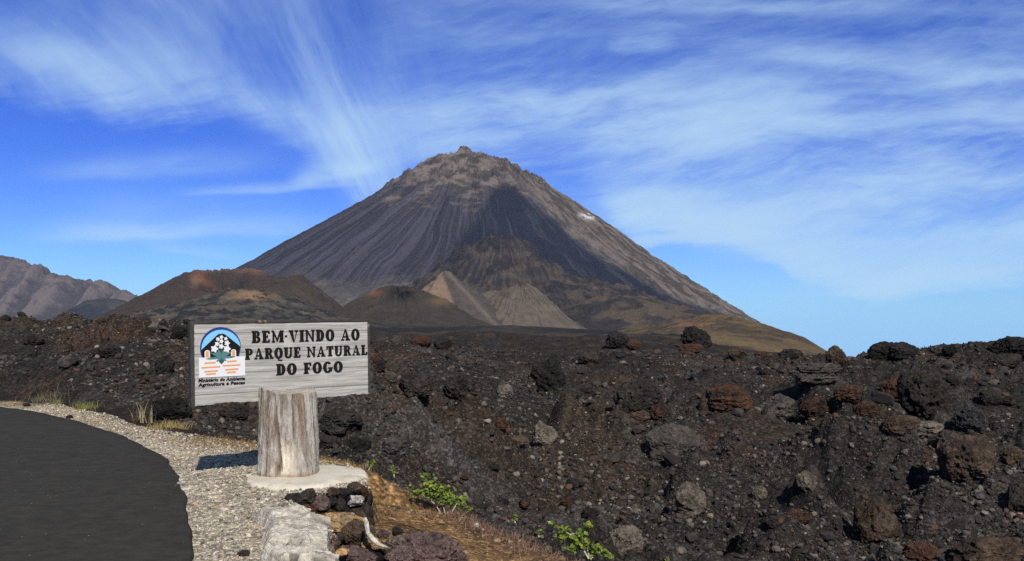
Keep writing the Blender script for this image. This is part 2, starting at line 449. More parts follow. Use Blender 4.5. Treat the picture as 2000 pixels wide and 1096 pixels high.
def ground_color(x, y, gm):
    r = gm['r']
    n1 = fbm2(x / 4.5, y / 4.5, 4, 101); n2 = fbm2(x / 1.3, y / 1.3, 4, 102); n3 = fbm2(x / .25, y / .25, 3, 103)
    ash, brown, rust, grey = C(.030, .027, .024), C(.050, .037, .028), C(.066, .039, .027), C(.064, .058, .053)
    c = lerp(ash, brown, (sst(n1, .44, .68) * .8)[:, None])
    c = lerp(c, grey, (sst(n2, .52, .72) * .55 * (.4 + gm['rub']))[:, None])
    c = lerp(c, rust, (sst(fbm2(x / 2.6 + 9, y / 2.6, 4, 105), .58, .74) * .6)[:, None])
    c = c * (.72 + .56 * n3)[:, None]
    # far lava plain: greyer and more even
    fl = sst(r, 90, 400)[:, None]
    c = lerp(c, lerp(C(.030, .028, .029), C(.070, .057, .044), sst(fbm2(x / 90, y / 160, 4, 106), .52, .72)[:, None]), fl * .85)
    uu = x / np.maximum(y, 1)
    # brown scree fan beside the sign
    fan = np.exp(-((x + 2.3) / .75) ** 2 - ((y - 15.6) / .8) ** 2)[:, None]
    c = lerp(c, C(.125, .072, .034), np.clip(fan * 1.0, 0, .85))
    # soil of the embankment
    so = lerp(C(.235, .140, .064), C(.105, .068, .040), sst(fbm2(x / .7, y / .35, 5, 111) + .25 * (vn2(x / .09, y / .09, 4) - .5), .42, .62)[:, None])
    so = lerp(so, C(.30, .185, .080), (sst(fbm2(x / .5 + 4, y / .22, 4, 113), .56, .68) * .8)[:, None])
    pink = sst(gm['de'] + (n2 - .5) * .5, .75, .1)[:, None] * sst(x, -1.1, -.4)[:, None]
    so = lerp(so, C(.135, .078, .052), pink * .8)
    c = lerp(c, so, sst(gm['de'] + (n3 - .5) * .6, -.45, .12)[:, None])
    # shade between the wall stones under the plinth, put into the ground colour
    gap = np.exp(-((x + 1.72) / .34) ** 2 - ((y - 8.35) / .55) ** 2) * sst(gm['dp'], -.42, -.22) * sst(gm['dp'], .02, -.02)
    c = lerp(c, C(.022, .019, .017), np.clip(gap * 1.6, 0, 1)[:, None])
    # pale gravel of the verge
    gr = lerp(C(.46, .405, .31), C(.31, .27, .21), n2[:, None])
    gr = lerp(gr, C(.60, .53, .40), (sst(fbm2(x / .35, y / .35, 4, 121), .5, .65) * .7)[:, None])
    gr = lerp(gr, C(.26, .18, .085), (sst(gm['dp'] + (n2 - .5) * .9, .75, .12) * .8)[:, None] * sst(y, 8.8, 10.2)[:, None])
    c = lerp(c, gr, (sst(gm['dp'] + (n3 - .5) * .35 + (n2 - .5) * .3, -.05, .16) * sst(gm['wp'], .80, .98))[:, None])
    return np.clip(c, .004, .9)


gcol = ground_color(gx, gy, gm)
mg, nt = material("lava_ground")
pos = nt.n('ShaderNodeNewGeometry').outputs['Position']
ac = nt.n('ShaderNodeAttribute', attribute_name='Col').outputs['Color']
peb = nt.n('ShaderNodeTexVoronoi', {'Vector': pos, 'Scale': 32.0})
pv = nt.n('ShaderNodeSeparateColor', {0: peb.outputs['Color']}).outputs[0]
peb2 = nt.n('ShaderNodeTexVoronoi', {'Vector': pos, 'Scale': 9.0})
pv2 = nt.n('ShaderNodeSeparateColor', {0: peb2.outputs['Color']}).outputs[1]
fine = nt.noise(pos, 60.0, 4, .65)
fac = nt.m('ADD', nt.m('ADD', nt.m('MULTIPLY', nt.m('POWER', pv, 4.0), 1.35), nt.m('MULTIPLY', nt.m('POWER', pv2, 3.0), .55)), nt.m('MULTIPLY', fine, .75))
mul = nt.m('ADD', fac, .14)
colr = nt.mix(1.0, ac, nt.xyz(mul, mul, mul), 'MULTIPLY')
hgt = nt.m('SUBTRACT', nt.m('MULTIPLY', fine, .6), nt.m('ADD', peb.outputs['Distance'], nt.m('MULTIPLY', peb2.outputs['Distance'], 1.5)))
finish(nt, colr, .97, hgt, .75, .03, spec=.04)
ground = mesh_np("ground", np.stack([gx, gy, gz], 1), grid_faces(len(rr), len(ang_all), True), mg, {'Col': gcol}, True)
tag(ground, "rough black lava field with pale gravel verge and ochre embankment", "ground", kind="structure")

# ------------------------------------------------------------------ road


def smooth_curve(pts, n):
    pts = np.array(pts, float)
    d = np.concatenate([[0], np.cumsum(np.hypot(*np.diff(pts, axis=0).T))])
    s = np.linspace(0, d[-1], n)
    q = np.stack([np.interp(s, d, pts[:, 0]), np.interp(s, d, pts[:, 1])], 1)
    for _ in range(int(n / 22)):
        q[1:-1] = .25 * q[:-2] + .5 * q[1:-1] + .25 * q[2:]
    return q


re_ = smooth_curve(ROAD_EDGE, 500)
tn = np.gradient(re_, axis=0); tn /= np.linalg.norm(tn, axis=1)[:, None]
nl = np.stack([-tn[:, 1], tn[:, 0]], 1)
wob = (fbm2(np.arange(500) * .22, np.zeros(500), 4, 3) - .5) * .10
re_ = re_ - nl * wob[:, None]
offs = np.concatenate([[-.015, 0.0, .03], np.linspace(.25, 5.8, 26)])
lift = np.concatenate([[-.06, .022, .040], np.full(26, .045)])
rv = []
for o_, l_ in zip(offs, lift):
    q = re_ + nl * o_
    rv.append(np.stack([q[:, 0], q[:, 1], np.full(500, l_) ], 1))
mr, nt = material("asphalt")
pos = nt.n('ShaderNodeNewGeometry').outputs['Position']
a1 = nt.noise(pos, 90, 3, .7); a2 = nt.noise(pos, 1.1, 4, .6)
sp_ = nt.voro(pos, 14.0, out='Distance')
spk = nt.sstep(sp_, .05, .10, 1, 0)
spn = nt.sstep(nt.noise(pos, 5.0, 1), .55, .62)
a3 = nt.noise(pos, 7.0, 6, .75)
b = nt.mix(nt.m('ADD', nt.m('MULTIPLY', nt.sstep(a3, .3, .7), .75), nt.m('MULTIPLY', a2, .25)), (.031, .029, .0255), (.056, .052, .044))
mps = nt.n('ShaderNodeMapping', {'Vector': pos, 'Rotation': (0, 0, .35), 'Scale': (.9, 5.0, 1)})
b = nt.mix(nt.sstep(nt.noise(mps, 3.2, 6, .75), .56, .8, 0, .55), b, (.080, .074, .058))
b = nt.mix(nt.m('MULTIPLY', a1, .8), nt.mix(1.0, b, (.55, .55, .55), 'MULTIPLY'), nt.mix(1.0, b, (1.7, 1.7, 1.65), 'MULTIPLY'))
b = nt.mix(nt.m('MULTIPLY', spk, nt.m('MULTIPLY', spn, .95)), b, (.42, .39, .33))
finish(nt, b, .95, a1, .5, .006, spec=.06)
road = mesh_np("road", np.concatenate(rv), grid_faces(len(offs), 500), mr, smooth=True)
tag(road, "dark asphalt road curving away to the left", "road", kind="structure")

# ------------------------------------------------------------------ hills, cones and the volcano


def prof(pts):
    p = sorted(pts)
    return [a for a, b in p], [b for a, b in p]


def make_hill(name, label, cx, D, left, right, colorf, cat="hill", depth=1.0, na=420, nr=150, front=None, dispf=None, mat=None, floor=-60.0, rmax=None):
    """a hill of real size at depth D; its profiles are photo lengths turned into metres there.
    left / right: (distance from axis, height above the horizon)."""
    k = D / F
    lx, lh = prof(left); rx, rh = prof(right)
    rm = rmax or max(lx[-1], rx[-1]) * k
    th = np.concatenate([np.linspace(-math.pi, 0, int(na * .75), endpoint=False), np.linspace(0, math.pi, int(na * .25), endpoint=False)])  # finer on the near side
    q = np.linspace(0, 1, nr) ** 1.1 * rm
    T, Q = np.meshgrid(th, q)
    T, Q = T.ravel(), Q.ravel()
    xl, yl = np.cos(T) * Q, np.sin(T) * Q
    w = .5 + .5 * np.cos(T); w = w * w * (3 - 2 * w)
    hl, hr = np.interp(Q / k, lx, lh) * k, np.interp(Q / k, rx, rh) * k
    h = hl * (1 - w) + hr * w
    if front:
        fx, fh = prof(front)
        wf = np.clip(-np.sin(T), 0, 1) ** 1.6
        h = lerp(h, np.interp(Q / k, fx, fh) * k, wf)
    yl = yl * depth
    if dispf is not None: h = h + dispf(xl, yl, h, T, Q)
    h = np.maximum(h, floor)
    c = colorf(xl, yl, h, T, Q)
    h = h - sst(Q, .86 * rm, rm) * max(25, .16 * rm)
    V = np.stack([xl, yl, h], 1)
    ox, oy = (cx - CX) / F * D, D
    o = mesh_np(name, V, grid_faces(nr, len(th), True)[:, ::-1], mat or mhill, {'Col': np.clip(c, .003, .9)}, True, loc=(ox, oy, EYE))
    return tag(o, label, cat, kind="structure")


mhill, nt = material("volcanic_slope")
pos = nt.n('ShaderNodeNewGeometry').outputs['Position']
ac = nt.n('ShaderNodeAttribute', attribute_name='Col').outputs['Color']
n1 = nt.noise(pos, .05, 5, .68); n2 = nt.noise(pos, .35, 3, .6)
mul = nt.m('ADD', nt.m('MULTIPLY', n1, .95), nt.m('MULTIPLY', n2, .5)); mul = nt.m('ADD', mul, .28)
finish(nt, nt.mix(1.0, ac, nt.xyz(mul, mul, mul), 'MULTIPLY'), .98, n1, .8, 8.0, spec=.08)

# --- Volcano
VD = 5500.0


def px_of(xl, yl, h, cx, D):
    """photo-like coordinates of points of a hill, to lay out its colour patches"""
    d = D + yl
    return CX + F * ((cx - CX) / F * D + xl) / d, HZ - F * h / d


def seg(px, py, pts):
    """x of a polyline at heights py"""
    y, x = zip(*sorted((b, a) for a, b in pts))
    return np.interp(py, y, x)


def vol_disp(xl, yl, h, T, Q):
    k = VD / F
    hp = h / k
    top = sst(hp, 215, 290)
    crag = (fbm2(xl / 75, yl / 75 + h / 75, 6, 201, .62, True) - .55) * 105
    d = crag * (top * .9 + .10)
    # furrows running down the flanks
    tw = T + (fbm2(xl / 300, yl / 300, 3, 205) - .5) * .10
    fur = (fbm2(tw * 17, Q / 900, 3, 207, .5, True) - .5) * 26 + (fbm2(tw * 52, Q / 420, 4, 208, .6, True) - .5) * 20
    leftw = sst(np.cos(T), .45, -.05)
    band = sst(hp, 20, 90) * (1 - top * .7) * sst(hp, 322, 300)
    d = d + fur * band * (.30 + .70 * leftw)
    rockr = sst(np.cos(T), .35, .7)
    d = d + (fbm2(tw * 14 + h / 260, Q / 210, 5, 211, .58, True) - .55) * 55 * rockr * sst(hp, -10, 40)
    # summit lumps and foot of lava flows
    bump = lambda bx, bh, s, a: a * np.exp(-((xl - bx) / s) ** 2 - ((yl) / (s * 1.6)) ** 2)
    d = d + bump(-25 * k, 0, 48, 34) + bump(58 * k, 0, 38, 20) + bump(-82 * k, 0, 40, 8)
    foot = sst(hp, 90, 10)
    d = d + (fbm2(xl / 110, yl / 110, 5, 214, .6, True) - .5) * 40 * foot
    return d


def vol_col(xl, yl, h, T, Q):
    px, py = px_of(xl, yl, h, 930, VD)
    rock, slate, ash = C(.150, .122, .104), C(.039, .037, .047), C(.014, .015, .026)
    tw = T + (fbm2(xl / 300, yl / 300, 3, 205) - .5) * .10
    streak = fbm2(tw * 42, Q / 600 + .4 * fbm2(xl / 200, h / 200, 2, 220), 5, 221, .65)
    c = lerp(slate * .66, slate * 1.38, sst(streak, .34, .68)[:, None])
    n = fbm2(xl / 90, (yl + h) / 90, 5, 223, .6)
    up = sst(py + (n - .5) * 150 + np.abs(px - 920) * .12, 415, 335)[:, None]
    c = lerp(c, lerp(rock * .36, rock * 1.08, sst(fbm2(xl / 60, (yl + h) / 60, 5, 224, .65), .36, .64)[:, None]), up)
    # rocky right flank
    rx = seg(px, py, [(975, 320), (1035, 385), (1090, 440), (1150, 488), (1300, 575), (1420, 625), (1600, 700)])
    rf = sst(px - rx + (n - .5) * 46, -8, 22)[:, None]
    c = lerp(c, lerp(rock * .36, rock * .92, sst(fbm2(tw * 40, Q / 110, 5, 225, .6), .36, .64)[:, None]), rf)
    # dark scree chute below the crater, widening to the right, broken by rock ribs
    lx = seg(px, py, [(960, 350), (940, 400), (920, 440), (895, 475), (880, 540), (870, 600), (860, 700)])
    wob = (fbm2(xl / 160, h / 160, 5, 227, .6) - .5) * 60
    ch = sst(px - lx + wob * .8, -10, 16) * sst(rx - px + wob * .5, -4, 18) * sst(py + wob * .25, 345, 375)
    isl = sst(fbm2(tw * 30, Q / 260, 5, 229, .6), .58, .68) * .6 * sst(py, 380, 420)
    c = lerp(c, lerp(ash * .8, ash * 1.25, n[:, None]), (ch * (1 - isl))[:, None])
    # low foot: brownish lava aprons
    ft = sst(py + (n - .5) * 70, 530, 585)[:, None] * sst(px, 1150, 1000)[:, None]
    c = lerp(c, C(.088, .075, .066) * (.55 + .9 * n[:, None]), ft * .85)
    wh = np.exp(-((px - 1152) / 14) ** 2 - ((py - 419) / 7) ** 2) * sst(n, .45, .6)
    return lerp(c, C(.62, .62, .62), np.clip(wh * 1.6, 0, 1)[:, None])


make_hill("volcano", "tall conical grey-brown volcano with furrowed flanks rising behind the sign", 930, VD,
          [(0, 322), (25, 326), (50, 323), (85, 314), (130, 288), (170, 264), (215, 235), (290, 193), (370, 149), (440, 105), (520, 62), (600, 30), (720, 5), (800, -25)],
          [(0, 322), (30, 309), (55, 305), (80, 291), (120, 274), (160, 247), (200, 223), (260, 183), (310, 146), (370, 103), (430, 64), (490, 23), (570, -27), (680, -85), (800, -140)],
          vol_col, cat="volcano", front=[(0, 322), (40, 318), (80, 296), (130, 262), (200, 205), (280, 142), (350, 92), (420, 50), (480, 22), (540, 4), (640, -16), (800, -40)],
          na=1500, nr=420, dispf=vol_disp, floor=-420)


def gen_disp(amp, size, seed, rid=True, oct_=5):
    return lambda xl, yl, h, T, Q: (fbm2(xl / size, yl / size + h / size, oct_, seed, .55, rid) - .55) * amp * sst(h, -30, 20)


def two(c1, c2, size, seed, lo=.4, hi=.62):
    return lambda xl, yl, h, T, Q: lerp(C(*c1), C(*c2), sst(fbm2(xl / size, (yl + h) / size, 5, seed, .58), lo, hi)[:, None])


# caldera wall, far left
def wall_disp(xl, yl, h, T, Q):
    k = 8200 / F
    ribs = (fbm2(xl / 190, h / 900, 5, 301, .55, True) - .5) * 330
    return (fbm2(xl / 120, yl / 120, 4, 303, .55, True) - .5) * 46 * sst(h / k, 0, 60) + ribs * sst(h / k, -20, 60) * .55


make_hill("caldera_wall", "distant jagged bluish cliff wall at the far left", -110, 8200,
          [(0, 130), (300, 160), (700, 150), (1100, 50)],
          [(0, 130), (60, 133), (110, 123), (140, 119), (160, 114), (175, 100), (190, 103), (220, 88), (265, 72), (300, 77), (340, 60), (375, 43), (420, 20), (520, 10), (700, -20)],
          lambda xl, yl, h, T, Q: lerp(C(.052, .047, .052), C(.125, .100, .094), sst(.55 * fbm2(xl / 190, h / 900, 5, 301, .55, True) + .45 * fbm2(xl / 90, (yl + h) / 90, 5, 305, .6), .40, .66)[:, None]), cat="cliff", depth=.42, dispf=wall_disp, na=900, nr=260, floor=-150,  # shade in the folds partly put into the colour, along the ribs
          front=[(0, 130), (80, 92), (200, 40), (350, 8), (500, -5), (700, -20)])

make_hill("hill", "small dark rounded hill before the far cliff at the left", 195, 4200,
          [(0, 47), (20, 44), (50, 27), (90, 6), (130, -10)], [(0, 47), (30, 47), (60, 38), (100, 12), (140, -10)],
          two((.030, .032, .042), (.055, .055, .055), 200, 311), depth=1, dispf=gen_disp(10, 90, 312), floor=-60)


# large crater cone, left
def crater_disp(xl, yl, h, T, Q):
    k = 2600 / F
    d = (fbm2(T * 14, Q / 300, 3, 321, .55, True) - .5) * 9 * sst(h / k, 5, 40) + (fbm2(xl / 60, yl / 60, 5, 322, .6, True) - .5) * 15
    # bowl, breached towards the viewer
    b = np.exp(-((xl - 8 * k) / (52 * k)) ** 2 - ((yl + 34 * k) / (56 * k)) ** 2)
    return d - b * 60 * k


def crater_col(xl, yl, h, T, Q):
    px, py = px_of(xl, yl, h, 435, 2600)
    n = fbm2(xl / 50, (yl + h) / 50, 5, 325, .58)
    c = lerp(C(.033, .028, .026), C(.058, .041, .032), n[:, None])
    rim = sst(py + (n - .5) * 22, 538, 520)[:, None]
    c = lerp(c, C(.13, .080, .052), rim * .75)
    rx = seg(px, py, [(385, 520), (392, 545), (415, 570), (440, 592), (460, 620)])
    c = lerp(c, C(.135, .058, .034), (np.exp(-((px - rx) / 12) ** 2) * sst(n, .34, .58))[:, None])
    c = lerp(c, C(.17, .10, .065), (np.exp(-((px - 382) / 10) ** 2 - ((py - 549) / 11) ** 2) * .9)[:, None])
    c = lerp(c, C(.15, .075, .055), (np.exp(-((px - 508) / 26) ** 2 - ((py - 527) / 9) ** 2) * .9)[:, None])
    gr = (sst(px, 520, 550) * sst(n, .35, .6))[:, None]
    return lerp(c, C(.058, .047, .030), gr * .6)


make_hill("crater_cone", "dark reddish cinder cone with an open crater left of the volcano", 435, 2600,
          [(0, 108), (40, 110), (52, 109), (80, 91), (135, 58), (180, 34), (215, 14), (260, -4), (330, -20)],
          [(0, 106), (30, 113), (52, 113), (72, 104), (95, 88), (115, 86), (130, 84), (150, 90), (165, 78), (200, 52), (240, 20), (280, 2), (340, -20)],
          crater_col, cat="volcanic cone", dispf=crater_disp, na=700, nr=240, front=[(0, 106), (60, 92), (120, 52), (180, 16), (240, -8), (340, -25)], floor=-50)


def mound_col(xl, yl, h, T, Q):
    px, py = px_of(xl, yl, h, 470, 1500)
    n = fbm2(xl / 18, (yl + h) / 18, 5, 331, .6)
    c = lerp(C(.026, .026, .027), C(.072, .066, .058), sst(n, .42, .68)[:, None])
    o = np.exp(-((px - 490) / 38) ** 2 - ((py - 577) / 9) ** 2) * sst(n, .3, .5)
    c = lerp(c, C(.22, .14, .080), np.clip(o * 1.3, 0, .9)[:, None])
    g = sst(fbm2(xl / 60, (yl + h) / 25, 4, 333), .55, .68)[:, None]
    return lerp(c, C(.13, .10, .065), g * .45)


make_hill("lava_mound", "rough black lava mound with an orange cap above the sign board", 470, 1500,
          [(0, 62), (30, 60), (60, 48), (100, 36), (160, 20), (230, 6), (330, -8)], [(0, 62), (40, 62), (70, 52), (110, 38), (160, 20), (220, 3), (300, -10)],
          mound_col, cat="lava mound", dispf=gen_disp(17, 26, 334), na=700, nr=220, floor=-25)


def dark_col(xl, yl, h, T, Q):
    px, py = px_of(xl, yl, h, 775, 1900)
    n = fbm2(xl / 35, (yl + h) / 35, 5, 341, .58)
    c = lerp(C(.033, .030, .027), C(.055, .046, .036), n[:, None])
    c = lerp(c, C(.16, .066, .034), (np.exp(-((px - 728) / 16) ** 2 - ((py - 572) / 6) ** 2) * .9)[:, None])
    c = lerp(c, C(.13, .082, .045), (np.exp(-((px - 862) / 24) ** 2 - ((py - 588) / 9) ** 2) * .85)[:, None])
    bl = np.exp(-((px - 786) / 20) ** 2 - ((py - 574) / 12) ** 2) * sst(n, .4, .55)
    return lerp(c, C(.014, .013, .013), np.clip(bl * 1.4, 0, .9)[:, None])


def dark_disp(xl, yl, h, T, Q):
    k = 1900 / F
    g = (fbm2(T * 9, Q / 260, 3, 343, .5, True) - .5) * 13 * sst(h / k, 0, 30)
    b = np.exp(-((xl - 10 * k) / (20 * k)) ** 2 - ((yl + 22 * k) / (20 * k)) ** 2)
    return g - b * 15 * k + (fbm2(xl / 40, yl / 40, 5, 344, .6, True) - .5) * 12


make_hill("dark_cone", "low dark cinder cone with black gashes right of the sign top", 775, 1900,
          [(0, 68), (30, 65), (55, 52), (90, 32), (130, 16), (180, 2), (240, -16)], [(0, 68), (30, 64), (60, 54), (95, 40), (125, 20), (160, 2), (220, -18)],
          dark_col, cat="volcanic cone", dispf=dark_disp, na=600, nr=200, floor=-40)


def brown_col(xl, yl, h, T, Q):
    px, py = px_of(xl, yl, h, 868, 2600)
    n = fbm2(xl / 40, (yl + h) / 40, 5, 351, .58)
    c = lerp(C(.052, .044, .040), C(.085, .070, .060), n[:, None])
    lit_left = sst(px - 868 - (py - 535) * .38, 0, -8)[:, None]  # left flank painted lighter to look sunlit
    c = lerp(c, C(.21, .145, .10), lit_left * .8)
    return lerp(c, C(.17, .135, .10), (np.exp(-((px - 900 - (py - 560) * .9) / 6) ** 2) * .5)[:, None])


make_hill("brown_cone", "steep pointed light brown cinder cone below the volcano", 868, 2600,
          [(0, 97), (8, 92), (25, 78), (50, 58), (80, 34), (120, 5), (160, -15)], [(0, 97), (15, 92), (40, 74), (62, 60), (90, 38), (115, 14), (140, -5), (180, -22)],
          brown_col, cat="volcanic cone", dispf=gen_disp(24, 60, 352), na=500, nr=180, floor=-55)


def tan_col(xl, yl, h, T, Q):
    px, py = px_of(xl, yl, h, 1015, 2700)
    n = fbm2(xl / 40, (yl + h) / 40, 5, 361, .58)
    c = lerp(C(.080, .066, .050), C(.130, .106, .080), n[:, None])
    rid = np.abs(fbm2(T * 7, Q / 200, 3, 362, .5) - .5)
    c = lerp(c, C(.050, .044, .038), sst(rid, .035, .0)[:, None] * .7)
    return lerp(c, C(.04, .036, .034), (np.exp(-((px - 985) / 14) ** 2 - ((py - 574) / 7) ** 2) * .8)[:, None])


make_hill("tan_cone", "rounded tan cinder cone with thin dark ravines beside the brown cone", 1015, 2700,
          [(0, 73), (15, 68), (35, 58), (60, 56), (85, 50), (120, 20), (160, -10)], [(0, 73), (15, 73), (35, 60), (60, 38), (95, 8), (130, -12), (170, -25)],
          tan_col, cat="volcanic cone", dispf=lambda xl, yl, h, T, Q: (fbm2(T * 8, Q / 200, 3, 362, .5, True) - .6) * 15 * sst(h, 10, 60) + (fbm2(xl / 50, yl / 50, 5, 363, .58, True) - .55) * 18 * sst(h, -10, 30), na=500, nr=180, floor=-60)


# rocky foothill in front of the scree chute
def foot_col(xl, yl, h, T, Q):
    n = fbm2(xl / 70, (yl + h) / 70, 6, 371, .62)
    n = .5 * n + .5 * fbm2(T * 16 + xl / 400, Q / 110, 5, 376, .62)
    c = lerp(C(.024, .021, .023), C(.066, .051, .040), sst(n, .40, .66)[:, None])
    n2 = fbm2(xl / 30, (yl + h) / 30, 4, 375, .6)
    return c * (.6 + .8 * n2)[:, None]


make_hill("foothill", "rugged brown foothill at the base of the volcano's dark chute", 985, 3950,
          [(0, 160), (25, 158), (50, 142), (80, 140), (100, 122), (130, 98), (180, 62), (250, 25), (330, -5), (380, -20)],
          [(0, 160), (25, 156), (50, 142), (85, 112), (130, 84), (200, 64), (260, 50), (320, 28), (380, 5), (450, -20)],
          foot_col, dispf=gen_disp(110, 130, 374, True, 6), na=700, nr=260, floor=-70,
          front=[(0, 160), (30, 140), (70, 100), (120, 60), (180, 28), (250, 0), (380, -20)])

make_hill("foothill", "long dark brown apron stretching right from the foothill", 1260, 3300,
          [(0, 44), (60, 52), (110, 40), (180, 14), (260, -12)], [(0, 46), (40, 34), (90, 22), (140, 12), (200, -8), (280, -40)],
          two((.032, .027, .026), (.075, .057, .040), 90, 381), dispf=gen_disp(38, 90, 382), na=500, nr=160, floor=-90)


def yellow_col(xl, yl, h, T, Q):
    px, py = px_of(xl, yl, h, 1400, 950)
    n = fbm2(xl / 22, (yl + h) / 22, 5, 391, .6)
    c = lerp(C(.068, .051, .033), C(.145, .102, .056), n[:, None])
    c = lerp(c, C(.055, .044, .036), (sst(fbm2(xl / 34 + 3, (yl + h) / 20, 4, 393), .52, .66) * .85)[:, None])
    return lerp(c, C(.16, .085, .055), (np.exp(-((px - 1350) / 30) ** 2 - ((py - 635) / 12) ** 2) * .6)[:, None])


make_hill("grassy_hill", "yellow-brown rounded hill below the right end of the volcano", 1400, 950,
          [(0, 14), (25, 12), (60, 2), (110, -8), (180, -16), (260, -28), (340, -50)], [(0, 14), (35, 10), (80, -4), (125, -16), (165, -30), (200, -52), (240, -76), (340, -120)],
          yellow_col, dispf=gen_disp(10, 22, 394), na=600, nr=200, floor=-70)

# ------------------------------------------------------------------ rocks
def ico(sub):
    bm = bmesh.new(); bmesh.ops.create_icosphere(bm, subdivisions=sub, radius=1)
    V = np.array([v.co[:] for v in bm.verts]); Fc = np.array([[v.index for v in f.verts] for f in bm.faces]); bm.free()
    return V, Fc


ICO = {k: ico(k) for k in (1, 2, 3, 4, 5, 6)}


def rock_shape(seed, sub=5, rough=1.0, facets=9, crag=1.0, strata=0.0):
    """unit rock (bounding box -1..1 each way)"""
    V, Fc = ICO[sub]
    rg = np.random.default_rng(seed)
    off = rg.uniform(-50, 50, 3)
    r = 1 + (fbm3(V * 1.1 + off, 3, seed) - .5) * .9
    for _ in range(facets):
        n = rg.normal(size=3); n /= np.linalg.norm(n)
        d = rg.uniform(.72, .97)
        c = V @ n
        r = np.where(c > .05, np.minimum(r, d / np.maximum(c, .05)), r)
    r = r + (fbm3(V * 3.0 + off, 4, seed + 1, .55, True) - .6) * .30 * rough
    r = r + (fbm3(V * 9.0 - off, 3, seed + 2, .6, True) - .6) * .13 * crag
    pit = fbm3(V * 5 + off * 2, 2, seed + 3)
    r = r - sst(pit, .60, .78) * .13 * crag
    Q = V * r[:, None]
    if strata:
        Q[:, :2] *= (1 + strata * (vn2(Q[:, 2] * 9 + .6 * vn2(V[:, 0] * 2, V[:, 1] * 2, seed), Q[:, 2] * 0, seed + 4) - .5))[:, None]
    lo, hi = Q.min(0), Q.max(0)
    return (Q - (lo + hi) / 2) / ((hi - lo) / 2), Fc


def rock_mat(name, c1, c2, c3=None, speck=(.22, .2, .18), samt=.25):
    m, nt = material(name)
    oc = nt.n('ShaderNodeTexCoord').outputs['Object']
    rnd = nt.n('ShaderNodeObjectInfo').outputs['Random']
    p = nt.n('ShaderNodeNewGeometry').outputs['Position']
    n1 = nt.noise(p, 3.2, 5, .65); n2 = nt.noise(p, 17.0, 4, .7); n3 = nt.noise(p, 70, 3, .7)
    b = nt.mix(nt.sstep(n1, .38, .62), c1, c2)
    if c3: b = nt.mix(nt.sstep(nt.noise(p, 2.1, 4, .6), .52, .66), b, c3)
    sp_ = nt.m('MULTIPLY', nt.sstep(nt.voro(p, 30.0), .02, .24, 1, 0), nt.sstep(n2, .5, .62))
    b = nt.mix(nt.m('MULTIPLY', sp_, samt), b, speck)
    k = nt.m('ADD', nt.m('ADD', nt.m('MULTIPLY', nt.sstep(n2, .30, .72), .80), nt.m('MULTIPLY', nt.sstep(n3, .3, .75), .55)), nt.m('ADD', nt.m('MULTIPLY', rnd, .30), .10))
    b = nt.mix(1.0, b, nt.xyz(k, k, k), 'MULTIPLY')
    h = nt.m('ADD', nt.m('MULTIPLY', n2, 1.0), nt.m('MULTIPLY', n3, .35))
    finish(nt, b, .95, nt.m('SUBTRACT', h, nt.m('MULTIPLY', nt.sstep(nt.voro(p, 22.0), .0, .3, 1, 0), .35)), .9, .06, spec=.05)
    return m


RM = {
    'black': rock_mat("black_lava", (.020, .019, .018), (.036, .032, .029), None),
    'dark': rock_mat("dark_lava", (.031, .028, .025), (.056, .047, .040), (.043, .034, .028)),
    'grey': rock_mat("grey_lava", (.060, .053, .046), (.098, .085, .072), None, samt=.4),
    'pale': rock_mat("pale_basalt", (.105, .088, .070), (.185, .155, .122), (.080, .066, .054)),
    'brown': rock_mat("brown_lava", (.062, .044, .033), (.110, .078, .055), (.045, .034, .029)),
    'rust': rock_mat("rusty_lava", (.090, .046, .028), (.060, .036, .027), (.030, .027, .026)),
    'purple': rock_mat("purple_lava", (.19, .130, .118), (.115, .080, .074), (.25, .165, .125), samt=.3),
    'tan': rock_mat("orange_stone", (.58, .35, .15), (.40, .27, .145), (.20, .155, .105)),
    'white': rock_mat("white_stone", (.55, .52, .48), (.42, .39, .36)),
    'speck': rock_mat("speckled_lava", (.028, .027, .027), (.055, .052, .050), None, (.50, .48, .46), .85),
}
_n = [100]


def rock(label, px, py, w, h, mat='dark', D=None, name="boulder", cat="boulder", sub=5, rz=None, tilt=0.0, dep=.85, sink=.10, group=None, **kw):
    """one rock of photo size w x h centred on a photo position, sitting on the land there"""
    _n[0] += 7
    if D is None:
        D = hit(px, py + h * .40)[1]
    s = D / F
    V, Fc = rock_shape(_n[0], sub, **kw)
    rg = np.random.default_rng(_n[0])
    if rz is None: rz = 0
    V = V * np.array([w / 2 * s, (w * .5 + h * .5) / 2 * s * dep, h / 2 * s])
    if tilt:
        c_, s_ = math.cos(tilt), math.sin(tilt)
        V = V @ np.array([[c_, 0, -s_], [0, 1, 0], [s_, 0, c_]])
    p = P(px, py, D + (w + h) * .25 * s * dep * .35)
    o = mesh_np(name, V, Fc, RM[mat], smooth=False, loc=p)
    return tag(o, label, cat, group)


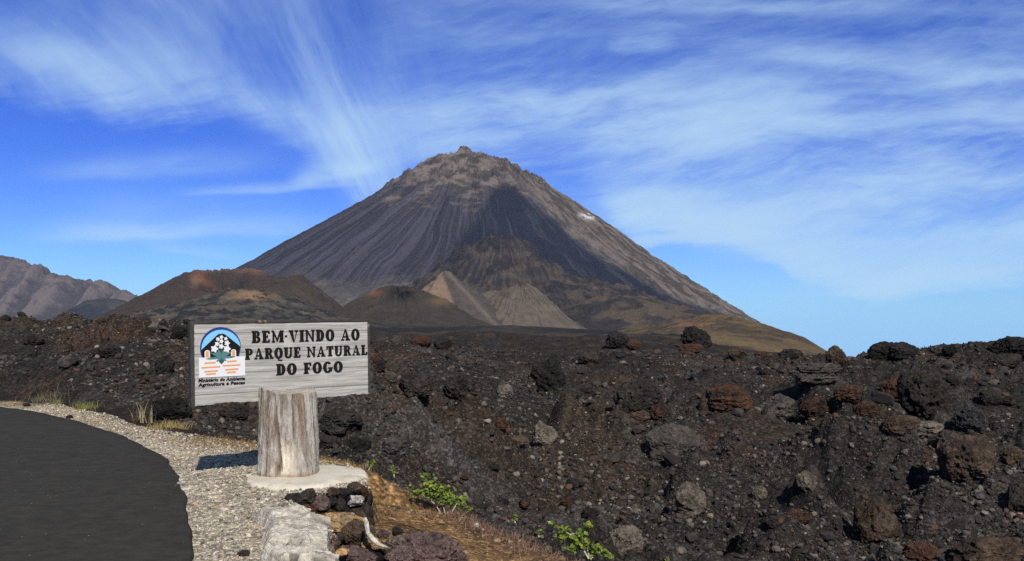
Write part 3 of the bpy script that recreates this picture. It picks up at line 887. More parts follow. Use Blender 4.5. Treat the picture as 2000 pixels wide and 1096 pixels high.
B = [  # label, x, y, w, h, material, extra
    ("pale grey rounded boulder on the gravelly slope with a shadow under its left side", 1347, 978, 68, 76, 'pale', dict(tilt=-.5, rough=.6, crag=.5)),
    ("big round coarse brown boulder low on the right slope", 1714, 1020, 92, 98, 'brown', dict(rough=.5, facets=5)),
    ("largest brown boulder at the right, overhanging a deep black shadow", 1890, 900, 112, 120, 'brown', dict(tilt=-.55, rough=.9)),
    ("wide dark grey domed boulder in the middle of the right slope", 1312, 866, 106, 78, 'grey', dict(rough=.7, facets=6)),
    ("small wedge shaped grey rock standing in black ash with a dark left side", 1577, 941, 42, 46, 'pale', dict(tilt=-.5)),
    ("small tan stone on the gravel right of the pale rounded boulder", 1482, 964, 32, 32, 'pale', {}),
    ("dark boulder cut by the right edge below the largest brown boulder", 1990, 975, 56, 66, 'dark', {}),
    ("long low brown slab in the bottom right corner", 1930, 1078, 150, 70, 'brown', dict(tilt=-.2)),
    ("dark reddish rock at the bottom edge between the round boulder and the corner slab", 1800, 1082, 74, 48, 'rust', {}),
    ("brownish grey boulder at the bottom edge right of the green shrubs", 1222, 1056, 66, 64, 'pale', dict(tilt=-.3)),
    ("jagged black rock with a hollow dark underside on the middle crest", 1070, 735, 66, 74, 'black', dict(tilt=-.3)),
    ("broad brown boulder with a dark cavity and a rusty right end", 1247, 780, 104, 82, 'dark', dict(rough=1.3)),
    ("small brown stone in front of the boulder with the cavity", 1248, 814, 46, 30, 'brown', {}),
    ("rusty stone at the right foot of the boulder with the cavity", 1290, 806, 44, 34, 'rust', {}),
    ("flat topped rusty lava block right of the boulder with the cavity", 1424, 779, 92, 66, 'rust', dict(rough=1.3)),
    ("dark rust red lump on the brown rubble right of the flat topped block", 1592, 796, 62, 50, 'rust', {}),
    ("low dark grey boulder between the two rusty blocks", 1520, 794, 72, 52, 'grey', {}),
    ("pale grey striated slab lying just under the crest", 1592, 730, 108, 44, 'grey', dict(strata=.10)),
    ("reddish brown rounded rock on the crest at the gap of sky", 1637, 702, 52, 56, 'brown', {}),
    ("tall layered dark boulder with rusty edges on the upper right slope", 1800, 772, 98, 110, 'dark', dict(tilt=-.4, rough=1.2)),
    ("rough black rock speckled with white on the right slope", 1892, 820, 68, 64, 'speck', dict(crag=1.6)),
    ("rusty boulder left of the tall layered boulder", 1748, 762, 54, 62, 'rust', {}),
    ("low brown rock below the tall layered boulder", 1760, 832, 76, 44, 'brown', {}),
    ("whitish streaked rock above the largest brown boulder", 1812, 840, 74, 36, 'pale', dict(strata=.12)),
    ("dark grey block leaning on the largest brown boulder", 1848, 858, 42, 40, 'grey', {}),
    ("pointed black rock standing tall on the crest before the yellow hill", 1358, 662, 64, 50, 'black', dict(facets=13, tilt=.2)),
    ("squat black rock with a rusty foot on the crest left of the pointed one", 1206, 664, 48, 38, 'black', dict(tilt=-.2)),
    ("rusty stone at the foot of the squat black rock", 1238, 674, 34, 24, 'rust', {}),
    ("rusty stone at the foot of the pointed black rock", 1350, 683, 50, 24, 'rust', {}),
    ("double humped black rock on the right skyline", 1722, 688, 64, 44, 'black', {}),
    ("black rock joined to the double humped one on the right skyline", 1766, 686, 56, 38, 'black', {}),
    ("small square black rock alone on the right skyline", 1855, 685, 32, 26, 'black', {}),
    ("broad black crag on the skyline close to the right edge", 1990, 682, 110, 52, 'black', dict(rough=1.3)),
    ("dark boulder lying below the skyline crag at the right edge", 1962, 706, 66, 32, 'dark', {}),
    ("small black rock on the ash slope under the square skyline rock", 1862, 744, 32, 24, 'black', {}),
    ("dark rock with a round grey head near the right edge", 1935, 780, 44, 38, 'dark', {}),
    ("flat dark stone just right of the rock with the round head", 1976, 786, 40, 28, 'dark', {}),
    ("rounded dark lump with a hollow front on the slope right of the sign", 897, 756, 66, 60, 'dark', dict(rough=1.3)),
    ("craggy dark rubble block just right of the sign board", 815, 753, 70, 56, 'dark', dict(crag=1.6)),
    ("pale tan rock in the middle of the slope beside the hollow lump", 986, 766, 34, 32, 'pale', {}),
    ("small rust brown block in the middle of the slope below the pale tan rock", 976, 829, 38, 26, 'rust', {}),
    ("low brown rock right below the small rust brown block", 1012, 862, 46, 26, 'brown', {}),
    ("pale crumbling rock patch in the middle of the slope", 1064, 848, 52, 54, 'pale', {}),
    ("smooth dark grey rock at the edge of the brown scree by the sign post", 771, 873, 54, 38, 'grey', dict(facets=12)),
    ("thin black stone lying on the ash above the leafy shrub", 962, 913, 32, 14, 'black', {}),
    ("small light grey stone right of the leafy shrub", 992, 954, 20, 20, 'pale', {}),
    ("dark boulder with a black shadow on the bank left of the sign", 320, 716, 42, 44, 'black', dict(facets=12)),
    ("large black rock under the left end of the sign board", 338, 800, 84, 52, 'black', {}),
    ("black rock behind the sign post under the board", 455, 806, 60, 40, 'dark', {}),
    ("small black rock on the far left skyline", 12, 622, 18, 15, 'black', {}),
    ("dark rock on the bank near the left edge", 66, 664, 44, 26, 'dark', {}),
    ("broad low dark rock on the bank left of the sign board", 205, 690, 60, 26, 'dark', {}),
    ("black rock on top of the bank beside the sign board", 352, 652, 40, 30, 'black', {}),
    ("rusty clinker block on the crest right of the sign board", 822, 668, 44, 28, 'rust', {}),
    ("dark clinker block on the crest right of the rusty one", 866, 672, 40, 26, 'dark', {}),
    ("rusty rock at the right end of the sign board", 738, 712, 30, 42, 'rust', {}),
    ("grey lava chunk below the rusty rock by the sign board", 758, 738, 36, 28, 'grey', {}),
    ("craggy dark mass of clinker right of the sign post", 668, 826, 88, 60, 'dark', dict(crag=1.7, rough=1.4)),
    ("craggy dark block in front of the clinker mass by the sign post", 640, 866, 54, 32, 'dark', dict(crag=1.6)),
    ("black clinker block left of the smooth dark grey rock", 702, 868, 50, 28, 'black', dict(crag=1.6)),
    ("reddish rock half sunk in ash on the slope above the round boulder", 1560, 1010, 60, 34, 'rust', {}),
    ("dark low rock left of the reddish half sunk rock", 1512, 1020, 44, 26, 'dark', {}),
    ("dark craggy rock on the crest in the middle", 1150, 700, 44, 26, 'dark', {}),
    ("brown rock on the crest right of the pointed black rock", 1440, 690, 46, 26, 'brown', {}),
    ("dark rock on the crest left of the reddish rounded rock", 1545, 694, 50, 26, 'dark', {}),
    ("brown rock low at the right edge above the corner slab", 1978, 890, 50, 40, 'brown', {}),
    ("broad rusty rubble block below the pale striated slab", 1660, 770, 70, 40, 'rust', dict(crag=1.5)),
    ("small rusty block above the largest brown boulder's left", 1690, 800, 48, 34, 'rust', {}),
]
for lb, px, py, w, h, mt, kw in B:
    rock(lb, px, py, w, h, mt, **kw)

# unnamed blocks of the lava field: copies of a few shapes
bases = []
for k, mt in enumerate(['dark', 'black', 'brown', 'grey', 'dark', 'dark', 'dark', 'rust']):
    V, Fc = rock_shape(900 + k * 13, 4, rough=1.2, crag=1.4, facets=10)
    o = mesh_np("lava_block", V, Fc, RM[mt], smooth=False)
    tag(o, "small rough lava block half buried in the black slope", "rock", "lava blocks scattered over the field")
    bases.append(o)
cnt = 0; used = 0
taken = [(b[1], b[2], max(b[3], b[4])) for b in B]
while cnt < 285:
    px = random.uniform(0, 2000); D = math.exp(random.uniform(math.log(13), math.log(75)))
    x = (px - CX) / F * D
    g, m_ = ground_h(np.array([x]), np.array([D]), True)
    if m_['wl'][0] < .7 or random.random() > .10 + .9 * m_['rub'][0]: continue
    py = HZ - F * (float(g[0]) - EYE) / D
    size = min(.10 * math.exp(random.expovariate(1.5)), .62) * (.75 + D / 42)
    if any(abs(px - a) < (c + size / D * F) * .6 and abs(py - b_) < (c + size / D * F) * .5 for a, b_, c in taken): continue
    o = bases[cnt % 8] if cnt < 8 else bases[cnt % 8].copy()
    if cnt >= 8: COL.objects.link(o)
    sx = size * random.uniform(.8, 1.3) / 2; sy = size * random.uniform(.7, 1.1) / 2; sz = size * random.uniform(.5, .85) / 2
    o.scale = (sx, sy, sz); o.rotation_euler = (random.uniform(-.3, .3), random.uniform(-.3, .3), random.uniform(0, 6.28))
    o.location = (x, D, float(g[0]) + sz * random.uniform(.1, .6))
    tone = ['dark grey', 'black', 'brown', 'grey', 'dark grey', 'dark grey', 'dark grey', 'rusty'][cnt % 8]
    zone = 'bank left of the sign' if px < 370 else 'ground behind the sign' if px < 750 else 'middle lava field' if px < 1300 else 'right slope'
    o['label'] = 'small rough ' + tone + ' lava block, ' + ('near' if D < 24 else 'far') + ' part of the ' + zone
    cnt += 1


# loose stones beyond counting
def scatter(name, label, n, pos_fn, mat, tint_fn, sub=1, seed=1):
    rg = np.random.default_rng(seed)
    x, y, size = pos_fn(rg, n)
    n = len(x)
    z = ground_h(x, y)[0]
    V0, F0 = ICO[sub]
    nv = len(V0)
    vs = []
    for k in range(24):
        V = V0 * (1 + (.55 if sub == 1 else .36) * (rg.random((nv, 1)) - .5)) * rg.uniform(.55, 1.15, (1, 3))
        if sub > 1:
            for _ in range(6):
                nn = rg.normal(size=3); nn /= np.linalg.norm(nn); dd = V @ nn
                V = V - np.maximum(dd - rg.uniform(.45, .75), 0)[:, None] * nn
        q = Euler(rg.uniform(0, 6.28, 3)).to_matrix()
        vs.append(V @ np.array(q).T)
    vs = np.array(vs)
    pick = rg.integers(0, 24, n)
    a = rg.uniform(0, 6.28, n); ca, sa = np.cos(a), np.sin(a)
    V = vs[pick] * size[:, None, None] * .5
    Vx = V[..., 0] * ca[:, None] - V[..., 1] * sa[:, None] + x[:, None]
    Vy = V[..., 0] * sa[:, None] + V[..., 1] * ca[:, None] + y[:, None]
    Vz = V[..., 2] * .8 + (z + size * .16)[:, None]
    VV = np.stack([Vx, Vy, Vz], -1).reshape(-1, 3)
    FF = (F0[None] + (np.arange(n) * nv)[:, None, None]).reshape(-1, 3)
    col = np.repeat(tint_fn(rg, n, x, y), nv, axis=0)
    o = mesh_np(name, VV, FF, mat, {'Col': col})
    return tag(o, label, "loose stones", kind="stuff")


mstone, nt = material("loose_stone")
pos = nt.n('ShaderNodeNewGeometry').outputs['Position']
ac = nt.n('ShaderNodeAttribute', attribute_name='Col').outputs['Color']
n1 = nt.noise(pos, 45, 4, .7)
kk = nt.m('ADD', nt.m('MULTIPLY', n1, 1.1), .45)
finish(nt, nt.mix(1.0, ac, nt.xyz(kk, kk, kk), 'MULTIPLY'), .95, n1, .7, .02, spec=.12)


def lava_pos(rg, n):
    m_ = n * 4
    px = rg.uniform(-150, 2150, m_); D = np.exp(rg.uniform(math.log(9), math.log(62), m_))
    x, y = (px - CX) / F * D, D
    g = ground_h(x, y, False)[1]
    lower = sst(px, 850, 1000) * sst(D, 22, 15)          # the gravelly lower right slope is thick with stones
    ashy = fbm2(x / 2.4 + 7, y / 2.4, 3, 71)
    keep = (g['wl'] > .35) & (rg.random(m_) < np.clip(.06 + .75 * sst(ashy, .47, .62) + .8 * lower * sst(ashy, .30, .46), 0, 1))
    x, y = x[keep][:n], y[keep][:n]
    size = .0125 * np.exp(rg.exponential(.56, len(x))) * (.70 + y / 22)
    return x, y, np.minimum(size, .13)


PAL = np.array([(.034, .032, .030), (.050, .043, .038), (.075, .066, .058), (.105, .090, .075), (.16, .135, .11), (.085, .047, .034), (.025, .024, .024), (.24, .205, .165)])


def lava_tint(rg, n, x, y):
    return PAL[rg.choice(8, n, p=[.22, .22, .18, .12, .07, .055, .115, .02])] * rg.uniform(.75, 1.2, (n, 1))


scatter("lava_gravel", "small dark and tan stones strewn over the lava slopes", 150000, lava_pos, mstone, lava_tint, 1, 5)


def rubble_pos(rg, n):
    m_ = n * 5
    px = rg.uniform(-100, 2100, m_); D = np.exp(rg.uniform(math.log(13), math.log(66), m_))
    x, y = (px - CX) / F * D, D
    g = ground_h(x, y, False)[1]
    cl_ = fbm2(x / 3.0 + 3, y / 3.0, 3, 81)
    keep = (g['wl'] > .6) & (rg.random(m_) < np.clip(.04 + sst(cl_, .46, .60) * (.35 + g['rub']), 0, 1) * sst(D, 8, 34))
    x, y = x[keep][:n], y[keep][:n]
    return x, y, np.minimum(.060 * np.exp(rg.exponential(.50, len(x))) * (.5 + y / 30), .40)


scatter("lava_rubble", "jagged clinker rubble heaped on the lava ridges", 5200, rubble_pos, mstone, lambda rg, n, x, y: PAL[rg.choice(8, n, p=[.36, .27, .10, .03, .01, .07, .16, .0])] * rg.uniform(.8, 1.15, (n, 1)), 2, 9)


def verge_pos(rg, n):
    m_ = n * 12
    x, y = rg.uniform(-9, 1, m_), rg.uniform(5, 18, m_)
    d = sdist(PLATEAU, x, y)
    rd = sdist(np.vstack([re_, re_[::-1] + nl[::-1] * 6]), x, y)
    k = (d > -.05) & (rd < -.02 + .22 * (rg.random(m_) < .10)) & (np.hypot(x + 2.25, y - 9.2) > .35)
    x, y = x[k][:n], y[k][:n]
    return x, y, np.minimum(.0085 * np.exp(rg.exponential(.45, len(x))), .040)


PALV = np.array([(.44, .39, .30), (.32, .285, .225), (.22, .195, .16), (.11, .098, .085), (.64, .56, .45), (.42, .28, .15)])
scatter("verge_gravel", "pale pebbles of the road verge", 26000, verge_pos, mstone, lambda rg, n, x, y: PALV[rg.choice(6, n, p=[.30, .25, .18, .08, .13, .06])], 1, 6)


def soil_pos(rg, n):
    m_ = n * 8
    x, y = rg.uniform(-3, 2.4, m_), rg.uniform(5.5, 12, m_)
    d = sdist(EMBANK, x, y)
    k = (d > -.5) & (sdist(PLATEAU, x, y) < -.05) & (rg.random(m_) < sst(-d, -1.3, .1) + .15)
    x, y = x[k][:n], y[k][:n]
    return x, y, np.minimum(.012 * np.exp(rg.exponential(.55, len(x))), .07)


PALS = np.array([(.09, .065, .045), (.06, .05, .045), (.20, .135, .07), (.30, .22, .14), (.13, .07, .05)])
scatter("soil_gravel", "small stones on the ochre embankment", 2600, soil_pos, mstone, lambda rg, n, x, y: PALS[rg.choice(5, n)], 1, 8)

# small single stones by the road and on the soil
for lb, px, py, w, h, mt in [
    ("small reddish stone at the road edge far left", 52, 791, 14, 8, 'rust'),
    ("small black stone on the verge beside the road", 136, 815, 14, 9, 'black'),
    ("small reddish brown stone near the tall dry grass stalks", 264, 822, 16, 14, 'rust'),
    ("dark stone with a red end lying on the gravel in front of the crumbling wall", 476, 1081, 26, 15, 'dark'),
    ("tiny white pebble on the verge beside the asphalt", 351, 944, 11, 6, 'white'),
    ("white stone in the pinkish dry grass", 930, 1026, 12, 10, 'white'),
    ("small whitish stone at the bottom end of the dry grass strip", 999, 1071, 9, 7, 'white'),
]:
    rock(lb, px, py, w, h, mt, name="stone", cat="stone", sub=3, crag=.5, rough=.6)

# ------------------------------------------------------------------ concrete plinth, its stone wall and the rocks below
mconc, nt = material("weathered_concrete")
pos = nt.n('ShaderNodeNewGeometry').outputs['Position']
n1 = nt.noise(pos, 4, 5, .6); n2 = nt.noise(pos, 38, 4, .7)
b = nt.mix(nt.sstep(n1, .35, .65), (.60, .55, .44), (.74, .685, .57))
b = nt.mix(nt.sstep(nt.noise(pos, 9, 5, .7), .56, .72, 0, .55), b, (.40, .34, .25))
finish(nt, nt.mix(nt.m('MULTIPLY', n2, .5), b, (.36, .31, .23)), .95, n2, .6, .02, spec=.15)

PC = (-2.15, 9.22)


def plinth():
    na = 160
    th = np.linspace(0, 2 * math.pi, na, endpoint=False)
    rad = .67 + .035 * (fbm2(np.cos(th) * 3 + 9, np.sin(th) * 3, 4, 55) - .5) * 2
    rx = rad * np.where(np.cos(th) > 0, .98, .9); ry = rad * np.where(np.sin(th) < 0, 1.08, .95)
    rings = [(0, .055), (.3, .056), (.6, .055), (.85, .05), (.95, .042), (.99, .018), (1.0, -.02), (.985, -.075), (.93, -.10), (.5, -.11), (0, -.11)]
    V = []
    for q, z in rings:
        x = PC[0] + rx * q * np.cos(th); y = PC[1] + ry * q * np.sin(th)
        V.append(np.stack([x, y, z + (fbm2(x / .16, y / .16, 4, 57) - .5) * .022 + np.where(q > .9, (fbm2(x / .06, y / .06, 3, 58) - .5) * .03, 0)], 1))
    o = mesh_np("concrete_plinth", np.concatenate(V), grid_faces(len(rings), na, True)[:, ::-1], mconc, smooth=True)
    tag(o, "pale round concrete plinth carrying the sign post at the ledge", "plinth")


plinth()

for lb, px, py, w, h, mt in [
    ("dark grey stone at the left end of the wall under the plinth", 577, 979, 34, 26, 'dark'),
    ("small round grey stone second from the left end of the plinth wall", 604, 969, 24, 24, 'grey'),
    ("large reddish brown stone in the middle of the plinth wall", 624, 983, 36, 30, 'purple'),
    ("long brown stone low at the left of the plinth wall", 592, 998, 44, 24, 'rust'),
    ("brown stone with a pale face at the bottom of the plinth wall", 634, 1008, 42, 24, 'rust'),
    ("small brown stone tucked under the rim of the plinth", 651, 962, 18, 18, 'brown'),
    ("black stone below the small brown one in the plinth wall", 648, 978, 18, 18, 'black'),
    ("dark egg shaped stone in the centre of the plinth wall", 661, 988, 24, 26, 'dark'),
    ("black stone under the rim of the plinth right of its middle", 672, 963, 24, 18, 'black'),
    ("brown stone under the right rim of the plinth", 692, 952, 24, 18, 'brown'),
    ("reddish stone at the right end of the plinth wall", 704, 962, 24, 22, 'rust'),
    ("whitish mortared stone in the right half of the plinth wall", 692, 978, 30, 18, 'white'),
    ("brownish stone low in the right half of the plinth wall", 697, 999, 28, 22, 'brown'),
    ("dark grey stone lowest at the right end of the plinth wall", 713, 999, 26, 24, 'dark'),
    ("black stone at the right corner of the plinth wall", 717, 978, 18, 24, 'black'),
    ("black stone low in the middle of the plinth wall", 672, 1004, 26, 24, 'black'),
]:
    D = float(np.interp(px, [560, 600, 630, 660, 690, 715, 725], [7.95, 8.02, 8.10, 8.22, 8.40, 8.75, 8.95])) - .02 * (py > 990)
    rock(lb, px, py, w * 1.28, h * 1.25, mt, D=D, name="wall_stone", cat="wall stone", sub=4, group="stones of the wall under the plinth", crag=.6, rough=.7, dep=1.1)

for lb, px, py, w, h, mt, D, kw in [
    ("orange tan rock lying in front of the plinth wall", 668, 1026, 96, 52, 'tan', 7.75, dict(tilt=.1)),
    ("brown wedge shaped rock leaning behind the white root", 700, 1046, 72, 62, 'brown', 7.45, dict(tilt=.5, facets=13)),
    ("small round dark stone between the orange rock and the purple rock", 664, 1049, 22, 20, 'dark', 7.2, {}),
    ("purple brown rock at the bottom edge below the orange rock", 690, 1090, 98, 50, 'purple', 6.75, dict(facets=12)),
    ("big jagged purple brown rock at the bottom edge", 832, 1078, 140, 84, 'purple', 7.55, dict(facets=14, rough=1.2)),
    ("flat greyish tan rock beside the white root's foot", 778, 1060, 56, 34, 'pale', 7.7, {}),
    ("small purple grey stone right of the white root", 748, 1043, 28, 20, 'purple', 7.9, {}),
    ("small dark pointed stone above the big purple brown rock", 777, 1040, 24, 24, 'dark', 8.0, {}),
    ("small tan stone at the bottom edge left of the root", 668, 1078, 28, 16, 'tan', 6.6, {}),
    ("dark rock in the shade under the white root", 735, 1088, 50, 36, 'black', 7.2, {}),
    ("brown rock right behind the orange tan rock", 697, 1016, 44, 36, 'brown', 8.0, {}),
    ("small purple stone at the bottom right of the rock pile", 772, 1086, 44, 32, 'purple', 7.1, {}),
    ("pale grey stone under the left side of the brown wedge shaped rock", 640, 1056, 40, 30, 'pale', 7.0, {}),
    ("mauve rock between the flat greyish rock and the bottom edge", 788, 1082, 54, 40, 'purple', 7.35, dict(facets=12)),
    ("ochre stained rock wedged between the brown wedge rock and the root", 724, 1068, 40, 36, 'tan', 7.3, {}),
    ("dark block at the right end of the rock pile touching the ochre soil", 893, 1090, 46, 34, 'purple', 7.6, {}),
    ("brown stone at the foot of the plinth's right corner", 716, 1022, 34, 24, 'brown', 8.3, {}),
    ("grey stone just left of the small purple grey one", 722, 1036, 26, 22, 'grey', 8.0, {}),
]:
    rock(lb, px, py, w, h, mt, D=D, name="rock", cat="rock", **kw)

# crumbling wall end
mrub, nt = material("lime_mortar_rubble")
pos = nt.n('ShaderNodeNewGeometry').outputs['Position']
n1 = nt.noise(pos, 7, 5, .65); n2 = nt.noise(pos, 30, 4, .7)
mpv = nt.n('ShaderNodeMapping', {'Vector': pos, 'Scale': (3.0, 5.0, 22.0)})
n3 = nt.noise(mpv, 1.0, 4, .6, .5)
ac = nt.n('ShaderNodeAttribute', attribute_name='Col').outputs['Color']
kk = nt.m('ADD', nt.m('ADD', nt.m('MULTIPLY', n2, .9), nt.m('MULTIPLY', n1, .5)), .30)
finish(nt, nt.mix(1.0, ac, nt.xyz(kk, kk, kk), 'MULTIPLY'), .97, nt.m('ADD', n2, nt.m('MULTIPLY', n3, .8)), .9, .04, spec=.08)


def wall_end():
    nx, ny = 120, 170
    a, b_ = np.meshgrid(np.linspace(0, 1, nx), np.linspace(0, 1, ny))
    a, b_ = a.ravel(), b_.ravel()
    # top surface bending down on the right-hand side and at the near end
    ang_ = a * 1.0
    L, H_ = .62, .42
    s = a * (L + H_)
    xx = np.where(s < L, s, L + (s - L) * .28); zz = np.where(s < L, 0, -(s - L))
    rnd_ = np.exp(-((s - L) / .09) ** 2) * .035
    yy = 5.6 + b_ * 1.78
    x0 = np.interp(yy, [5.6, 6.3, 7.0, 7.4], [-1.58, -1.78, -1.99, -2.08]) + (fbm2(yy / .30, yy * 0, 4, 72) - .5) * .26
    wsc = np.interp(yy, [5.6, 6.3, 7.0, 7.4], [.72, .78, .84, .66])
    x = x0 + xx * wsc
    strat = (vn2(zz * 16 + 1.5 * fbm2(yy / .3, x / .3, 2, 66), yy * .7, 61) - .5) * .055 * sst(s, L - .12, L + .05)
    x = x + strat + (fbm2(yy / .25, s / .10, 4, 62, .5) - .5) * .07 * sst(s, .3, L)
    z = zz - rnd_ + .115 + (fbm2((x0 + xx) / .20, yy / .22, 5, 63, .55) - .5) * .13
    z = z - .22 * sst(s, .16, 0) ** 1.5 - .30 * sst(b_, .95, 1) - .30 * sst(b_, .05, 0)
    lay = vn2(yy * 7.5 + 1.2 * fbm2((x0 + xx) / .25, yy / .25, 3, 68), (x0 + xx) * 1.6, 69)
    cav = sst(lay, .50, .36) * sst(fbm2((x0 + xx) / .20, yy / .10, 4, 70), .34, .50)
    z = z - cav * .055
    wc = lerp(C(.66, .60, .49), C(.42, .37, .30), sst(fbm2(x / .10, yy / .06, 4, 71), .42, .66)[:, None])
    wc = lerp(wc, C(.10, .088, .075), (cav * .85)[:, None])  # crevice shade put into the colour on top of the sunken dents
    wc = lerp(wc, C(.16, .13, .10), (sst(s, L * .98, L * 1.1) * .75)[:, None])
    edge = np.concatenate([np.stack([x, yy, z], 1)])
    o = mesh_np("wall", edge, grid_faces(ny, nx), mrub, {"Col": wc}, smooth=True)
    tag(o, "crumbling pale mortared wall end with darkened crevices at the gravel's edge", "wall")


wall_end()


# ------------------------------------------------------------------ tubes, used for roots, stems and grass
def tube(pts, radii, n=7):
    pts = [Vector(p) for p in pts]
    V = []
    up = Vector((.3, .2, 1)).normalized()
    for i, p in enumerate(pts):
        d = (pts[min(i + 1, len(pts) - 1)] - pts[max(i - 1, 0)]).normalized()
        s_ = d.cross(up)
        if s_.length < .05: s_ = d.cross(Vector((1, 0, 0)))
        s_.normalize(); q = s_.cross(d)
        for k in range(n):
            a = 6.2832 * k / n
            V.append(p + (s_ * math.cos(a) + q * math.sin(a)) * radii[i])
    return np.array([v[:] for v in V]), grid_faces(len(pts), n, True)


def join(parts):
    Vs, Fs, o = [], [], 0
    for V, Fc in parts:
        Vs.append(V); Fs.append(Fc + o); o += len(V)
    return np.concatenate(Vs), Fs


mwood, nt = material("bleached_wood")
oc = nt.n('ShaderNodeTexCoord').outputs['Object']
n1 = nt.noise(oc, 30, 4, .6)
finish(nt, nt.mix(nt.sstep(n1, .35, .65), (.30, .24, .18), (.60, .57, .52)), .85, n1, .4, .01)
rp = [P(714, 1012, 7.25), P(716, 1022, 7.2), P(718, 1040, 7.15), P(729, 1054, 7.1), P(738, 1062, 7.1), P(752, 1067, 7.1), P(766, 1074, 7.1)]
V, Fc = tube(rp, [.010, .021, .018, .021, .014, .011, .005], 9)
V += (np.random.default_rng(3).random(V.shape) - .5) * .012
tag(mesh_np("dead_root", V, Fc, mwood, smooth=True), "curved bleached white root lying over the rock pile", "root")

# ------------------------------------------------------------------ sign
zt = 0.0
pL, pR = P(381, 792, 8.72), P(719, 768.5, 9.89)       # lower corners of the board
eL, eR = P(381, 633, 8.72), P(719, 628, 9.89)
sx_ = Vector((pR.x - pL.x, pR.y - pL.y, 0)); BW = math.hypot((pR - pL).x, (pR - pL).y)
BH = ((eL - pL).length + (eR - pR).length) / 2
ux = (pR - pL).normalized()
un = Vector((ux.y, -ux.x, 0)).normalized()             # towards the viewer
uz = un.cross(ux) * -1
if uz.z < 0: uz = -uz
BM = Matrix((ux, uz, un)).transposed().to_4x4()        # board frame: x along, y up, z out of the face
BM.translation = pL


def bst(px, py):
    """board coordinates of a photo position"""
    d = P(px, py, 1.0) - Vector((0, 0, EYE)); o = Vector((0, 0, EYE))
    tt = (pL - o).dot(un) / d.dot(un)
    q = o + d * tt - pL
    return q.dot(ux), q.dot(uz)


sign = empty("park_sign", (-2.30, 9.22, .05))
tag(sign, "weathered wooden welcome board on a thick log, BEM-VINDO AO PARQUE NATURAL DO FOGO", "sign")


def on_sign(o, matrix=True):
    o.parent = sign
    o.matrix_parent_inverse = Matrix.Translation(sign.location).inverted()
    if matrix: o.matrix_world = BM.copy(); o.matrix_basis = BM.copy()
    return o


mboard, nt = material("weathered_plank")
oc = nt.n('ShaderNodeTexCoord').outputs['Object']
mp1 = nt.n('ShaderNodeMapping', {'Vector': oc, 'Scale': (1.6, 34, 34)})
mp2 = nt.n('ShaderNodeMapping', {'Vector': oc, 'Scale': (5, 130, 130)})
g1 = nt.noise(mp1, 1.0, 6, .65, .6); g2 = nt.noise(mp2, 1.0, 3, .6)
b = nt.mix(nt.sstep(g1, .30, .70), (.28, .27, .245), (.60, .58, .525))
b = nt.mix(nt.m('MULTIPLY', g2, .55), b, (.22, .21, .195))
b = nt.mix(nt.sstep(nt.noise(oc, 2.4, 4, .6), .52, .74, 0, .55), b, (.62, .60, .55))
spy = nt.n('ShaderNodeSeparateXYZ', {0: oc}).outputs
seam = nt.m('ABSOLUTE', nt.m('SUBTRACT', nt.m('FRACT', nt.m('DIVIDE', nt.m('ADD', spy[1], nt.m('MULTIPLY', nt.noise(oc, 3, 2), .006)), .2)), .5))
crk = nt.m('MULTIPLY', nt.sstep(seam, .008, .022, 1, 0), .75)
b = nt.mix(crk, b, (.08, .075, .07))
finish(nt, b, .88, nt.m('SUBTRACT', g1, crk), .5, .012, spec=.2)


def board_mesh():
    nx, ny = 170, 24
    t_ = .055
    gx_, gy_ = np.linspace(0, BW, nx), np.linspace(0, 1, ny)
    bot = (fbm2(gx_ / .30, gx_ * 0, 3, 91) - .5) * .045 + (fbm2(gx_ / .03, gx_ * 0, 3, 93) - .5) * .016
    A_, B_ = np.meshgrid(gx_, gy_)
    yb = bot[None, :] * (1 - B_) + BH * B_
    zf = (fbm2(A_ / .5, yb / .03, 3, 92) - .5) * .004
    fr = np.stack([A_, yb, zf], -1).reshape(-1, 3); bk = np.stack([A_, yb, zf * 0 - t_], -1).reshape(-1, 3)
    n = nx * ny
    f = grid_faces(ny, nx)
    idx = np.arange(n).reshape(ny, nx)
    loop_ = np.concatenate([idx[0], idx[1:, -1], idx[-1, -2::-1], idx[-2:0:-1, 0]])
    l2 = np.roll(loop_, -1)
    side = np.stack([loop_, loop_ + n, l2 + n, l2], 1)
    return np.concatenate([fr, bk]), [f, f[:, ::-1] + n, side]


V, Fc = board_mesh()
board = on_sign(mesh_np("board", V, Fc, mboard))

mfr, nt = material("dark_old_timber")
oc = nt.n('ShaderNodeTexCoord').outputs['Object']
n1 = nt.noise(nt.n('ShaderNodeMapping', {'Vector': oc, 'Scale': (20, 20, 20)}), 1.0, 4, .65)
b = nt.mix(n1, (.020, .019, .018), (.085, .078, .068))
b = nt.mix(nt.sstep(nt.noise(oc, 5, 3), .60, .68, 0, .8), b, (.34, .22, .11))
finish(nt, b, .9, n1, .5, .01)


def bar(name, x0, x1, y0, y1, z0, z1, mat, seed=0):
    bm = bmesh.new()
    bmesh.ops.create_cube(bm, size=1)
    bmesh.ops.scale(bm, vec=(x1 - x0, y1 - y0, z1 - z0), verts=bm.verts)
    bmesh.ops.translate(bm, vec=((x0 + x1) / 2, (y0 + y1) / 2, (z0 + z1) / 2), verts=bm.verts)
    lng = [e for e in bm.edges if e.calc_length() > .3]
    bmesh.ops.subdivide_edges(bm, edges=lng, cuts=24)
    bmesh.ops.bevel(bm, geom=[e for e in bm.edges if e.calc_face_angle(0) > .6], offset=.004, segments=1, affect='EDGES')
    rg = random.Random(seed)
    for v_ in bm.verts: v_.co += Vector((rg.uniform(-1, 1), rg.uniform(-1, 1), rg.uniform(-1, 1))) * .0022
    return on_sign(from_bm(name, bm, mat))


